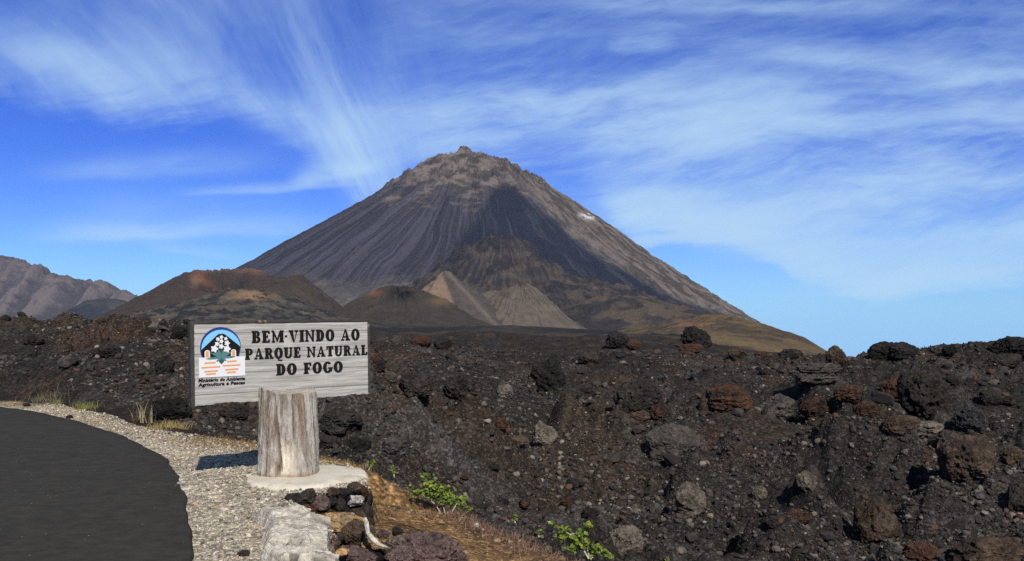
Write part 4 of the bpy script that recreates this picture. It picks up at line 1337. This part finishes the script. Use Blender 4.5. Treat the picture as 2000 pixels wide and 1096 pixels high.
bar("frame_rail", -.012, BW + .014, BH + .001, BH + .030, -.065, .012, mfr, 1)
bar("frame_stile", -.040, -.0015, -.02, BH + .026, -.062, .010, mfr, 2)
bar("frame_stile", BW + .0015, BW + .026, .012, BH - .001, -.062, .008, mfr, 3)

mink, nt = material("black_paint")
oc = nt.n('ShaderNodeTexCoord').outputs['Object']
n1 = nt.noise(oc, 60, 3, .6)
finish(nt, nt.mix(nt.sstep(n1, .55, .8), (.006, .006, .006), (.020, .019, .018)), .75, n1, .2, .003)


def text_mesh(name, txt, x0, x1, y0, y1, mat, parent=None, bold=.02, depth=.0025, z=.0035, slant=0.0, serif=False):
    cu = bpy.data.curves.new(name, 'FONT'); cu.body = txt; cu.size = 1; cu.offset = bold; cu.extrude = .5; cu.resolution_u = 4; cu.space_character = 1.06; cu.space_word = 1.05
    ob = bpy.data.objects.new(name, cu); COL.objects.link(ob)
    dg = bpy.context.evaluated_depsgraph_get()
    me = bpy.data.meshes.new_from_object(ob.evaluated_get(dg))
    bpy.data.objects.remove(ob)
    n = len(me.vertices); co = np.zeros(n * 3, np.float32); me.vertices.foreach_get("co", co); co = co.reshape(-1, 3)
    lo, hi = co.min(0), co.max(0)
    base_lo = lo[1]
    if any(ch in txt for ch in "Qgp,"):     # keep the descender below the line
        base_lo = 0.0
    q = np.empty_like(co)
    q[:, 0] = x0 + (co[:, 0] - lo[0]) / (hi[0] - lo[0]) * (x1 - x0)
    q[:, 1] = y0 + (co[:, 1] - base_lo) / (hi[1] - base_lo) * (y1 - y0)
    q[:, 0] += slant * (q[:, 1] - y0)
    q[:, 2] = z + co[:, 2] * depth * 2
    me.vertices.foreach_set("co", q.ravel()); me.update()
    me.materials.clear(); me.materials.append(mat); me.name = name
    o = bpy.data.objects.new(name, me); COL.objects.link(o)
    return on_sign(o) if parent is None else o


# slab-serif lettering drawn stroke by stroke: unit height 1; B = box, A = arc band
def arc(cx, cy, rx, ry, a0, a1, tx, ty, n=14):
    """band between an outer ellipse and an inner one (tx, ty thinner)"""
    a = np.radians(np.linspace(a0, a1, n))
    o = np.stack([cx + rx * np.cos(a), cy + ry * np.sin(a)], 1); i = np.stack([cx + (rx - tx) * np.cos(a), cy + (ry - ty) * np.sin(a)], 1)
    return [np.array([o[k], o[k + 1], i[k + 1], i[k]]) for k in range(n - 1)]


def box(x0, x1, y0, y1):
    return [np.array([(x0, y0), (x1, y0), (x1, y1), (x0, y1)])]


def quad(*p):
    return [np.array(p, float)]


ST, TH, SF = .27, .15, .07     # stem, thin stroke, serif reach
def serif(x0, x1, y): return box(x0 - SF, x1 + SF, y, y + .10)
GL = {
    'I': (.36, lambda: box(.06, .06 + ST, .1, .9) + serif(.06, .06 + ST, 0) + serif(.06, .06 + ST, .9)),
    'E': (.66, lambda: box(.06, .06 + ST, .11, .88) + box(0, .60, 0, .11) + box(0, .60, .88, 1) + box(.30, .47, .45, .56) + box(.50, .62, .11, .26) + box(.50, .62, .74, .88) + box(.42, .47, .56, .62) + box(.42, .47, .38, .45)),
    'F': (.62, lambda: box(.06, .06 + ST, .1, .88) + box(0, .60, .88, 1) + serif(.06, .06 + ST, 0) + box(.30, .47, .43, .54) + box(.50, .62, .72, .88) + box(.42, .47, .54, .61) + box(.42, .47, .36, .43)),
    'L': (.62, lambda: box(.06, .06 + ST, .11, .9) + serif(.06, .06 + ST, .9) + box(0, .60, 0, .11) + box(.49, .62, .11, .30)),
    'T': (.68, lambda: box(.22, .22 + ST, .1, .88) + box(0, .68, .88, 1) + serif(.22, .22 + ST, 0) + box(0, .11, .70, .88) + box(.57, .68, .70, .88)),
    'D': (.74, lambda: box(.06, .06 + ST, .1, .9) + box(0, .34, 0, .1) + box(0, .34, .9, 1) + arc(.34, .5, .38, .5, -90, 90, ST, .1)),
    'P': (.68, lambda: box(.06, .06 + ST, .1, .9) + box(0, .36, .9, 1) + box(.30, .36, .40, .50) + serif(.06, .06 + ST, 0) + arc(.36, .70, .30, .30, -90, 90, .21, .10)),
    'B': (.72, lambda: box(.06, .06 + ST, .1, .9) + box(0, .36, .9, 1) + box(0, .36, 0, .1) + box(.30, .36, .47, .56) + arc(.36, .755, .27, .245, -68, 90, .20, .10) + arc(.36, .27, .33, .27, -90, 80, .22, .10)),
    'R': (.76, lambda: box(.06, .06 + ST, .1, .9) + box(0, .36, .9, 1) + box(.30, .36, .44, .54) + serif(.06, .06 + ST, 0) + arc(.36, .72, .29, .28, -90, 90, .20, .10) + quad((.36, .44), (.50, .10), (.72, .10), (.56, .47)) + box(.50, .78, 0, .10)),
    'O': (.78, lambda: arc(.39, .5, .39, .52, 0, 360, ST, .12, 30)),
    'Q': (.78, lambda: arc(.39, .5, .39, .52, 0, 360, ST, .12, 30) + quad((.28, -.02), (.36, -.20), (.44, -.14), (.42, -.02)) + quad((.36, -.20), (.62, -.26), (.80, -.14), (.44, -.14))),
    'G': (.80, lambda: arc(.39, .5, .39, .52, 42, 318, ST, .12, 26) + box(.52, .76, .12, .38) + box(.46, .82, .38, .48)),
    'U': (.80, lambda: box(.06, .06 + ST, .34, .9) + serif(.06, .06 + ST, .9) + box(.58, .72, .34, .9) + serif(.58, .72, .9) + arc(.39, .34, .33, .36, 180, 360, .19, .13)),
    'N': (.84, lambda: box(.08, .22, .1, .9) + serif(.08, .22, 0) + box(.62, .76, 0.0, .9) + serif(.62, .76, .9) + box(0, .22, .9, 1) + quad((.222, 1.0), (.222, .72), (.618, 0), (.618, .28))),
    'M': (.98, lambda: box(.08, .20, .1, .9) + serif(.08, .20, 0) + box(.70, .70 + ST, .1, .9) + serif(.70, .94, 0) + box(0, .20, .9, 1) + box(.70, 1.0, .9, 1) + quad((.202, 1.0), (.202, .62), (.42, .04), (.47, .30)) + quad((.47, .30), (.42, .04), (.50, .04), (.698, .62)) + quad((.472, .30), (.698, .62), (.698, 1.0), (.60, .72))),
    'V': (.80, lambda: quad((.05, .9), (.34, 0), (.48, 0), (.33, .9)) + quad((.60, .9), (.4825, .016), (.49, .016), (.72, .9)) + quad((.53, .40), (.482, .02), (.4825, .02), (.60, .9)) + serif(.07, .31, .9) + serif(.58, .74, .9)),
    'A': (.84, lambda: quad((.10, .1), (.20, .1), (.42, .86), (.34, 1.0)) + quad((.34, 1.0), (.425, .86), (.50, .1), (.76, .1)) + quad((.34, 1.0), (.76, .1), (.7605, .1), (.50, 1.0)) + box(.26, .47, .27, .37) + box(.02, .28, 0, .1) + box(.44, .84, 0, .1)),
    '\u00b7': (.22, lambda: box(.02, .18, .44, .56)),
    ' ': (.36, lambda: []),
}


def lettering(txt, p0, p1, gap=.13):
    """one line; every word is a part. p0 lower left, p1 upper right, in board coordinates"""
    words, x = [[]], 0
    for ch in txt:
        w_, fn = GL[ch]
        if ch == ' ': words.append([])
        words[-1] += [q + np.array([x, 0]) for q in fn()]
        x += w_ + gap
    tot = x - gap
    for polys in words:
        V, Fq, k = [], [], 0
        # strokes of one letter overlap: stagger them by a hair so no two faces share a plane
        for i, q in enumerate(polys):
            z = .0040 + (i % 7) * .00012
            cq_ = q.mean(0); q = q + np.sign(q - cq_) * .018
            area = sum(q[a][0] * q[(a + 1) % 4][1] - q[(a + 1) % 4][0] * q[a][1] for a in range(4))
            if area < 0: q = q[::-1]
            xy = np.stack([p0[0] + q[:, 0] / tot * (p1[0] - p0[0]), p0[1] + q[:, 1] * (p1[1] - p0[1])], 1)
            V += [(a, b_, z) for a, b_ in xy] + [(a, b_, .0003) for a, b_ in xy]
            Fq += [(k, k + 1, k + 2, k + 3)] + [(k + a, k + 4 + a, k + 4 + (a + 1) % 4, k + (a + 1) % 4) for a in range(4)]
            k += 8
        on_sign(mesh_np("lettering", np.array(V), np.array(Fq), mink))


for txt, x0, x1, y0l, y1l, y0r, y1r in [("BEM\u00b7VINDO AO", 492, 702, 669, 646.5, 665, 643), ("PARQUE NATURAL", 479, 717, 701.5, 680, 694, 675), ("DO FOGO", 540, 669, 732.5, 711, 727, 706)]:
    a_ = bst(x0, y0l); b_ = bst(x0, y1l); c_ = bst(x1, y0r); d_ = bst(x1, y1r)
    lettering(txt, (a_[0], (a_[1] + c_[1]) / 2), (c_[0], (b_[1] + d_[1]) / 2))

# emblem
def flat_mat(name, c):
    m, nt = material(name)
    oc = nt.n('ShaderNodeTexCoord').outputs['Object']
    n1 = nt.noise(oc, 25, 4, .6)
    finish(nt, nt.mix(nt.m('MULTIPLY', n1, .5), c, tuple(q * .72 + .02 for q in c)), .7, None)
    return m


MC = {k: flat_mat(k + "_paint", c) for k, c in dict(navy=(.012, .040, .19), sky_blue=(.22, .55, .84), white=(.74, .74, .75), orange=(.72, .34, .13), teal=(.085, .20, .19), dark_teal=(.03, .085, .085)).items()}
MC['black'] = mink
ec = bst(431, 679); e_l = bst(391, 682); e_r = bst(471, 678); e_t = bst(431, 639)
ER = (e_r[0] - e_l[0]) / 2; EV = (e_t[1] - ec[1])
emblem = on_sign(mesh_np("emblem", *(lambda a: (np.stack([ec[0] + ER * np.cos(a), ec[1] + EV * np.sin(a), np.full(len(a), .0030)], 1), np.stack([np.zeros(48, int), np.arange(1, 49), np.arange(2, 50)], 1)))(np.radians(np.linspace(-33, 213, 50))), MC['navy']))


def sub(name, pts, z, mat, label=None):
    """flat painted piece of the emblem; pts in units of its radius around its centre"""
    V = np.array([(ec[0] + a * ER, ec[1] + b_ * EV, z) for a, b_ in pts])
    me = bpy.data.meshes.new(name)
    me.from_pydata([tuple(q) for q in V], [], [list(range(len(V)))]); me.materials.append(mat)
    o = bpy.data.objects.new(name, me); COL.objects.link(o)
    o.parent = emblem
    return o


def disc(cx, cy, rx, ry, a0=0, a1=360, n=40):
    a = np.radians(np.linspace(a0, a1, n, endpoint=a1 - a0 < 360))
    return list(zip(cx + rx * np.cos(a), cy + ry * np.sin(a)))


Z0 = .0042
sub("sky_disc", disc(0.02, -.06, .955, .93, -22, 202), Z0, MC['sky_blue'])
sub("mountain", [(-.97, -.12), (-.9, -.05), (-.12, .66), (.12, .68), (.24, .62), (.93, .06), (.97, .0), (.94, -.25), (.87, -.47), (-.87, -.47), (-.93, -.28), (-.97, -.12)], Z0 + .0008, MC['black'])
wl_, wr_, wb_, wt_ = bst(388, 700), bst(478, 697), bst(388, 738), bst(388, 699)
pu = lambda q: ((q[0] - ec[0]) / ER, (q[1] - ec[1]) / EV)
xl, yt = pu(wt_); xr, _ = pu(wr_); _, yb = pu(wb_)
sub("white_panel", [(xl, yb), (xr, yb), (xr, yt), (xl, yt)], Z0 + .0014, MC['white'])
for cx_, cy_, w_ in [(-.53, -.73, .54), (-.50, -.94, .90), (-.49, -1.135, .66), (-.50, -1.27, .48), (.53, -.69, .48), (.52, -.89, .86), (.52, -1.09, .66), (.50, -1.235, .46)]:
    sub("stripe", [(cx_ - w_ / 2, cy_ - .05), (cx_ + w_ / 2, cy_ - .035), (cx_ + w_ / 2, cy_ + .05), (cx_ - w_ / 2, cy_ + .035)], Z0 + .0022, MC['orange'])
for cx_ in (-.66, .62):
    sub("pillar", [(cx_ - .13, -.46), (cx_ + .13, -.46)] + disc(cx_, -.22, .13, .12, 0, 180, 10), Z0 + .0020, MC['white'])
    sub("pillar", [(cx_ - .075, -.46), (cx_ + .075, -.46)] + disc(cx_, -.24, .075, .10, 0, 180, 8), Z0 + .0026, MC['orange'])


def leaf(x0, y0, x1, y1, w_, mat, z):
    dx, dy = x1 - x0, y1 - y0; l = math.hypot(dx, dy); nx_, ny_ = -dy / l, dx / l
    sub("leaf", [(x0, y0), (x0 + dx * .35 - nx_ * w_, y0 + dy * .35 - ny_ * w_), (x0 + dx * .7 - nx_ * w_ * .8, y0 + dy * .7 - ny_ * w_ * .8), (x1, y1), (x0 + dx * .7 + nx_ * w_ * .8, y0 + dy * .7 + ny_ * w_ * .8), (x0 + dx * .35 + nx_ * w_, y0 + dy * .35 + ny_ * w_)], z, mat)


sub("stem", [(-.10, -.70), (.02, -.82), (.14, -.70), (.16, -.52), (.06, -.10), (-.04, -.10), (-.14, -.52)], Z0 + .0028, MC['dark_teal'])
for k, (x1_, y1_) in enumerate([(-.76, -.53), (-.52, -.22), (-.34, -.12), (-.16, -.04), (.18, -.04), (.36, -.12), (.54, -.20), (.72, -.47), (-.24, -.68), (.26, -.66)]):
    leaf(.02, -.48, x1_, y1_, .06, MC['teal'], Z0 + .0034 + k * .00012)
for k, (fx_, fy_, s_) in enumerate([(.03, .51, .085), (-.15, .42, .085), (.24, .43, .08), (.02, .31, .095), (-.19, .19, .10), (.30, .21, .12), (.01, .06, .115), (-.32, -.05, .16), (.29, -.07, .16)]):
    sub("flower", [(fx_ + s_ * (1 + .25 * math.cos(5 * a)) * math.cos(a), fy_ + s_ * (1 + .25 * math.cos(5 * a)) * math.sin(a)) for a in np.linspace(0, 6.283, 20, endpoint=False)], Z0 + .0050 + k * .0001, MC['white'])

for txt, ya, yb_, in [("Minist\u00e9rio do Ambiente", 746.5, 740.0), ("Agricultura e Pescas", 754.5, 748.5)]:
    a_, b_, c_ = bst(387, ya), bst(387, yb_), bst(478, ya - 2)
    text_mesh("caption", txt, a_[0], c_[0], a_[1] - .002, b_[1], mink, bold=.035, slant=.15)

# log post
mlog, nt = material("weathered_log")
oc = nt.n('ShaderNodeTexCoord').outputs['Object']
ac = nt.n('ShaderNodeAttribute', attribute_name='Col').outputs['Color']
mp1 = nt.n('ShaderNodeMapping', {'Vector': oc, 'Scale': (24, 24, 5.0)})
mp2 = nt.n('ShaderNodeMapping', {'Vector': oc, 'Scale': (75, 75, 16)})
g1 = nt.noise(mp1, 1.0, 5, .65, .4); g2 = nt.noise(mp2, 1.0, 4, .65)
kk = nt.m('ADD', nt.m('ADD', nt.m('MULTIPLY', g1, .95), nt.m('MULTIPLY', g2, .70)), .16)
b = nt.mix(1.0, ac, nt.xyz(kk, kk, kk), 'MULTIPLY')
b = nt.mix(nt.sstep(g1, .38, .28, 0, .75), b, (.13, .075, .042))
finish(nt, b, .9, nt.m('ADD', g1, nt.m('MULTIPLY', g2, .5)), .9, .03, spec=.15)


def log():
    na, nz = 260, 120
    th = np.linspace(0, 2 * math.pi, na, endpoint=False); zz = np.linspace(0, 1, nz)
    T, Q = np.meshgrid(th, zz); T, Q = T.ravel(), Q.ravel()
    H = .865 + .035 * np.cos(T - 2.6) + (fbm2(np.cos(T) * 5, np.sin(T) * 5, 3, 408) - .5) * .05
    r = .298 - .026 * Q + .006 * sst(Q, .10, 0)
    c_, s_ = np.cos(T), np.sin(T)
    wob = (fbm2(Q * 2.2 + 5, Q * 0, 2, 407) - .5) * .05
    fl = fbm2(c_ * 3.2 + wob * 8, s_ * 3.2 + Q * .8, 3, 401, .5, True)
    fl2 = fbm2(c_ * 11 + wob * 12, s_ * 11 + Q * 2.2, 4, 402, .6, True)
    r = r * (1 + (fl - .6) * .16) + (fl2 - .55) * .045
    front = -math.pi / 2 - .05
    da = (T - front + math.pi) % (2 * math.pi) - math.pi
    scar = np.exp(-((da - .12 - .10 * np.sin(Q * 4)) / .32) ** 2) * sst(Q, .55, .22)          # pale hollow scar low on the front
    slit = np.exp(-((da + .10 + .25 * (Q - .5)) / .055) ** 2) * sst(Q, 0, .25) * sst(Q, 1.02, .85)
    slit2 = np.exp(-((da - .55 + .1 * Q) / .05) ** 2) * sst(Q, .35, .6)
    hole = np.exp(-((da + .12) / .11) ** 2 - ((Q - .10) / .10) ** 2)
    r = r - scar * .035 - slit * .042 - slit2 * .035 - hole * .07
    x, y = r * c_, r * s_; z = Q * H
    col = lerp(C(.25, .215, .175), C(.43, .40, .355), sst(fbm2(c_ * 6, s_ * 6 + Q * 3.2, 5, 404, .6), .38, .62)[:, None])
    col = lerp(col, C(.24, .140, .070), (sst(fbm2(c_ * 9 + 4, s_ * 9 + Q * 2.6, 5, 405, .6), .57, .72) * .75)[:, None])
    col = lerp(col, C(.74, .66, .52), np.clip(scar * 1.1, 0, 1)[:, None])
    col = lerp(col, C(.13, .085, .055), np.clip(slit * .8 + slit2 * .8 + hole, 0, .9)[:, None])
    col = lerp(col, C(.26, .17, .10), (sst(Q, .07, 0) * .7)[:, None])
    V = np.stack([x, y, z], 1)
    capz = z[-na:]
    rings, cc = [], []
    for q in (.97, .9, .7, .45, .2, .02):
        xx, yy = x[-na:] * q, y[-na:] * q
        rings.append(np.stack([xx, yy, capz * (q) + (1 - q) * capz.mean() - .02 * (q < .95) + (fbm2(xx / .03, yy / .03, 3, 410) - .5) * .02], 1)); cc.append(np.tile(C(.40, .36, .30), (na, 1)))
    V = np.concatenate([V] + rings); col = np.concatenate([col] + cc)
    o = mesh_np("log_post", V, grid_faces(nz + 6, na, True), mlog, {'Col': col}, True)
    o.parent = sign
    o.location = (0, 0, 0)
    return o


log()

# ------------------------------------------------------------------ plants
def leaf_mat(name, c1, c2, trans=.35):
    m, nt = material(name)
    ac = nt.n('ShaderNodeAttribute', attribute_name='Col').outputs['Color']
    b = nt.mix(1.0, ac, (1, 1, 1), 'MULTIPLY')
    d = nt.n('ShaderNodeBsdfPrincipled', {'Base Color': b, 'Roughness': .55, 'Specular IOR Level': .25})
    tr = nt.n('ShaderNodeBsdfTranslucent', {'Color': nt.mix(1.0, ac, (1.3, 1.4, .6), 'MULTIPLY')})
    nt.n('ShaderNodeOutputMaterial', {'Surface': nt.n('ShaderNodeMixShader', {0: trans, 1: d.outputs[0], 2: tr.outputs[0]}).outputs[0]})
    return m


mleaf = leaf_mat("leaf", None, None)
mgrass = leaf_mat("dry_blade", None, None, .25)
mstem, nt = material("pale_stem")
finish(nt, (.42, .40, .31), .85)


def shrub(label, pts, stems, leafsize, n, D, seed, name="shrub", foot=None):
    """pts: photo polygon centres (x, y, spread, share) where the foliage sits; stems: lists of photo points"""
    rg = np.random.default_rng(seed)
    root_px = stems[0][0]
    base = P(root_px[0], root_px[1], D)
    root = empty(name, base)
    tag(root, label, "shrub" if name == "shrub" else "plant")
    if True:
        parts = []
        for st in stems:
            dd = rg.uniform(-.05, .05, len(st)) * len(st) / 3
            p_ = [P(a, b_, D + float(q)) - base for (a, b_), q in zip(st, dd)]
            parts.append(tube(p_, np.linspace(.009, .004, len(p_)), 6))
        V, Fs = join(parts)
        o = mesh_np("stem", V, Fs, mstem, smooth=True, parent=root)
    Vs, Fs, cs = [], [], []
    k = 0
    w = np.array([p[3] for p in pts], float); w /= w.sum()
    for i in range(n):
        p = pts[rg.choice(len(pts), p=w)]
        dpt = rg.normal(0, p[2] / F * D * .5)
        c = P(p[0] + rg.normal(0, p[2] * .42), p[1] + rg.normal(0, p[2] * .36), D) + Vector((0, dpt, 0)) - base
        nrm = Vector((rg.normal(0, .55), rg.normal(-.45, .5), 1)).normalized()
        d = Vector((rg.normal(), rg.normal(), rg.normal(0, .3))); d = (d - nrm * d.dot(nrm)).normalized()
        s_ = nrm.cross(d)
        L_ = leafsize * rg.uniform(.45, 1.15); W_ = L_ * .42
        fold = nrm * W_ * .35
        q = [c - d * L_ * .5, c - d * L_ * .12 + s_ * W_ + fold, c + d * L_ * .25 + s_ * W_ * .75 + fold, c + d * L_ * .55 - nrm * L_ * .12, c + d * L_ * .25 - s_ * W_ * .75 + fold, c - d * L_ * .12 - s_ * W_ + fold]
        Vs += [v_[:] for v_ in q]
        Fs += [(k, k + 1, k + 2, k + 3), (k, k + 3, k + 4, k + 5)]
        g = rg.random()
        col = lerp(C(.085, .145, .028), C(.27, .33, .055), g) if rg.random() > .16 else (C(.36, .36, .07) if rg.random() > .4 else C(.17, .13, .06))
        cs += [col * rg.uniform(.75, 1.1)] * 6
        k += 6
    mesh_np("foliage", np.array(Vs), np.array(Fs), mleaf, {'Col': np.array(cs)}, parent=root)
    return root


shrub("low leafy green shrub with pale stems at the edge of the ochre soil",
      [(832, 932, 13, 1), (845, 948, 18, 2), (838, 962, 20, 2.5), (865, 958, 18, 2), (812, 962, 10, .8), (878, 975, 17, 2), (900, 983, 15, 2), (862, 972, 14, 1), (915, 992, 9, .8), (800, 952, 6, .3)],
      [[(872, 1014), (868, 998), (864, 984), (850, 965), (836, 940)], [(874, 1014), (884, 998), (892, 984), (908, 986)], [(870, 1015), (876, 996), (880, 975), (868, 955)], [(868, 1014), (850, 985), (826, 966)]], .055, 400, 9.95, 31)
shrub("leafy yellow green shrub at the bottom edge below the gravel slope",
      [(1080, 1022, 7, .5), (1100, 1036, 12, 1.2), (1098, 1046, 14, 1.5), (1122, 1052, 16, 2), (1150, 1028, 11, 1), (1140, 1040, 12, 1), (1140, 1062, 16, 2), (1165, 1074, 14, 1.4), (1185, 1086, 12, 1), (1120, 1068, 12, .8)],
      [[(1150, 1092), (1136, 1068), (1116, 1046), (1098, 1034)], [(1152, 1092), (1142, 1056), (1150, 1030)], [(1154, 1093), (1168, 1078), (1190, 1088)]], .055, 330, 8.75, 32)
shrub("bright young sprig sprouting just right of the plinth", [(726, 908, 7, 1), (721, 914, 6, .8), (732, 902, 5, .6)], [[(719, 921), (723, 912), (731, 902)]], .05, 26, 10.9, 33, "sprig")
shrub("tiny pale green sprig between the plinth and the leafy shrub", [(768, 917, 6, 1), (771, 923, 5, 1), (767, 911, 3, .3)], [[(770, 932), (769, 922), (767, 912)]], .045, 18, 11.2, 34, "sprig")
shrub("tiny yellow sprig in the gravel between the two shrubs", [(1006, 1008, 4, 1), (1005, 1016, 4, 1)], [[(1006, 1022), (1005, 1015), (1006, 1007)]], .04, 12, 9.3, 35, "sprig")
shrub("small yellowish sprig left of the bottom shrub", [(1050, 1040, 7, 1), (1058, 1037, 5, .7)], [[(1053, 1050), (1050, 1043), (1054, 1036)]], .042, 22, 8.95, 36, "sprig")
shrub("tiny green seedling at the bottom edge right of the round shrub stones", [(1304, 1090, 6, 1)], [[(1304, 1098), (1303, 1092), (1305, 1086)]], .04, 12, 12.5, 37, "sprig")


def blades(rg, n, cx, cy, sx, sy, h, col1, col2, lean=.4, width=.004, pos=None):
    Vs, Fs, cs = [], [], []
    if pos is None:
        x = rg.normal(cx, sx, n); y = rg.normal(cy, sy, n)
    else:
        x, y = pos; n = len(x)
    z = ground_h(x, y)[0]
    hh = h * rg.uniform(.5, 1.2, n)
    lx, ly = rg.normal(0, lean, n) * hh, rg.normal(0, lean, n) * hh
    a = rg.uniform(0, math.pi, n); wx, wy = np.cos(a) * width, np.sin(a) * width * .5
    V = np.empty((n, 5, 3))
    V[:, 0] = np.stack([x - wx, y - wy, z - .01], 1); V[:, 1] = np.stack([x + wx, y + wy, z - .01], 1)
    V[:, 2] = np.stack([x + wx * .7 + lx * .4, y + wy * .7 + ly * .4, z + hh * .6], 1); V[:, 3] = np.stack([x - wx * .7 + lx * .4, y - wy * .7 + ly * .4, z + hh * .6], 1)
    V[:, 4] = np.stack([x + lx, y + ly, z + hh], 1)
    o = (np.arange(n) * 5)[:, None]
    col = lerp(C(*col1), C(*col2), rg.random((n, 1)))
    return V.reshape(-1, 3), [o + np.array([[0, 1, 2, 3]]), o + np.array([[3, 2, 4]])], np.repeat(col, 5, 0)


def tuft(label, px, py, n, sx, h, c1, c2, seed, lean=.4, D=None, width=.004):
    rg = np.random.default_rng(seed)
    if D is None: x, y, z = hit(px, py)
    else: x, y = (px - CX) / F * D, D
    V, Fs, cl_ = blades(rg, n, x, y, sx, sx * .8, h, c1, c2, lean, width)
    o = mesh_np("grass_tuft", V, Fs, mgrass, {'Col': cl_})
    tag(o, label, "grass tuft", "grass tufts along the verge")


tuft("round green and yellow grass tuft at the far edge of the verge", 166, 800, 150, .12, .14, (.16, .18, .04), (.34, .29, .10), 51, .5)
tuft("small green tuft near the left end of the verge", 108, 791, 90, .10, .12, (.13, .15, .04), (.28, .24, .10), 52, .6)
tuft("grey brown dry tuft behind the small green tuft at the left", 90, 784, 120, .20, .18, (.16, .13, .08), (.26, .21, .13), 53, .7)
tuft("tall thin dry grass stalks left of the sign board", 281, 826, 26, .08, .34, (.34, .29, .15), (.42, .37, .20), 54, .22, width=.006)
tuft("golden dry grass tuft under the left corner of the sign board", 340, 836, 150, .09, .12, (.30, .22, .08), (.46, .36, .15), 55, .6)
tuft("low golden grass clump at the bank's foot between the stalks and the sign", 308, 838, 110, .09, .10, (.28, .20, .08), (.40, .30, .12), 56, .7)


def strip_pos(rg, n, pts, spread):
    pts = np.array(pts); k = rg.uniform(0, len(pts) - 1.001, n); i = k.astype(int); f = (k - i)[:, None]
    q = pts[i] * (1 - f) + pts[i + 1] * f
    return q[:, 0] + rg.normal(0, spread, n), q[:, 1] + rg.normal(0, spread, n)


rg = np.random.default_rng(60)
pinkp = strip_pos(rg, 2300, [(-.95, 10.25), (-.45, 9.85), (0, 9.35), (.45, 8.95), (.9, 8.3), (1.2, 7.9)], .24)
V1, F1, c1 = blades(rg, 0, 0, 0, 0, 0, .085, (.13, .065, .045), (.36, .23, .16), .9, .0026, pinkp)
br = strip_pos(rg, 1700, [(-4.3, 12.2), (-3.5, 11.6), (-2.9, 11.0), (-2.4, 10.55), (-1.9, 10.1), (-1.45, 9.8)], .14)
V2, F2, c2 = blades(rg, 0, 0, 0, 0, 0, .055, (.17, .10, .035), (.34, .22, .08), .8, .0035, br)
o = mesh_np("dry_grass", np.concatenate([V1, V2]), F1 + [f + len(V1) for f in F2], mgrass, {'Col': np.concatenate([c1, c2])})
tag(o, "short pinkish and brown dry grass along the edges of the soil", "grass", kind="stuff")

# ------------------------------------------------------------------ air
def haze():
    bm = bmesh.new(); bmesh.ops.create_cube(bm, size=1)
    bmesh.ops.scale(bm, vec=(26000, 26000, 2100), verts=bm.verts)
    bmesh.ops.translate(bm, vec=(0, 0, 2100 / 2 - 800), verts=bm.verts)
    m, nt = material("air")
    pv_ = nt.n('ShaderNodeVolumePrincipled', {'Color': (.55, .74, 1.0), 'Density': 1.3e-5, 'Anisotropy': 0.0})
    nt.n('ShaderNodeOutputMaterial', {'Volume': pv_})
    return tag(from_bm("haze", bm, m), "thin blue haze over the caldera", "haze", kind="stuff")


haze()
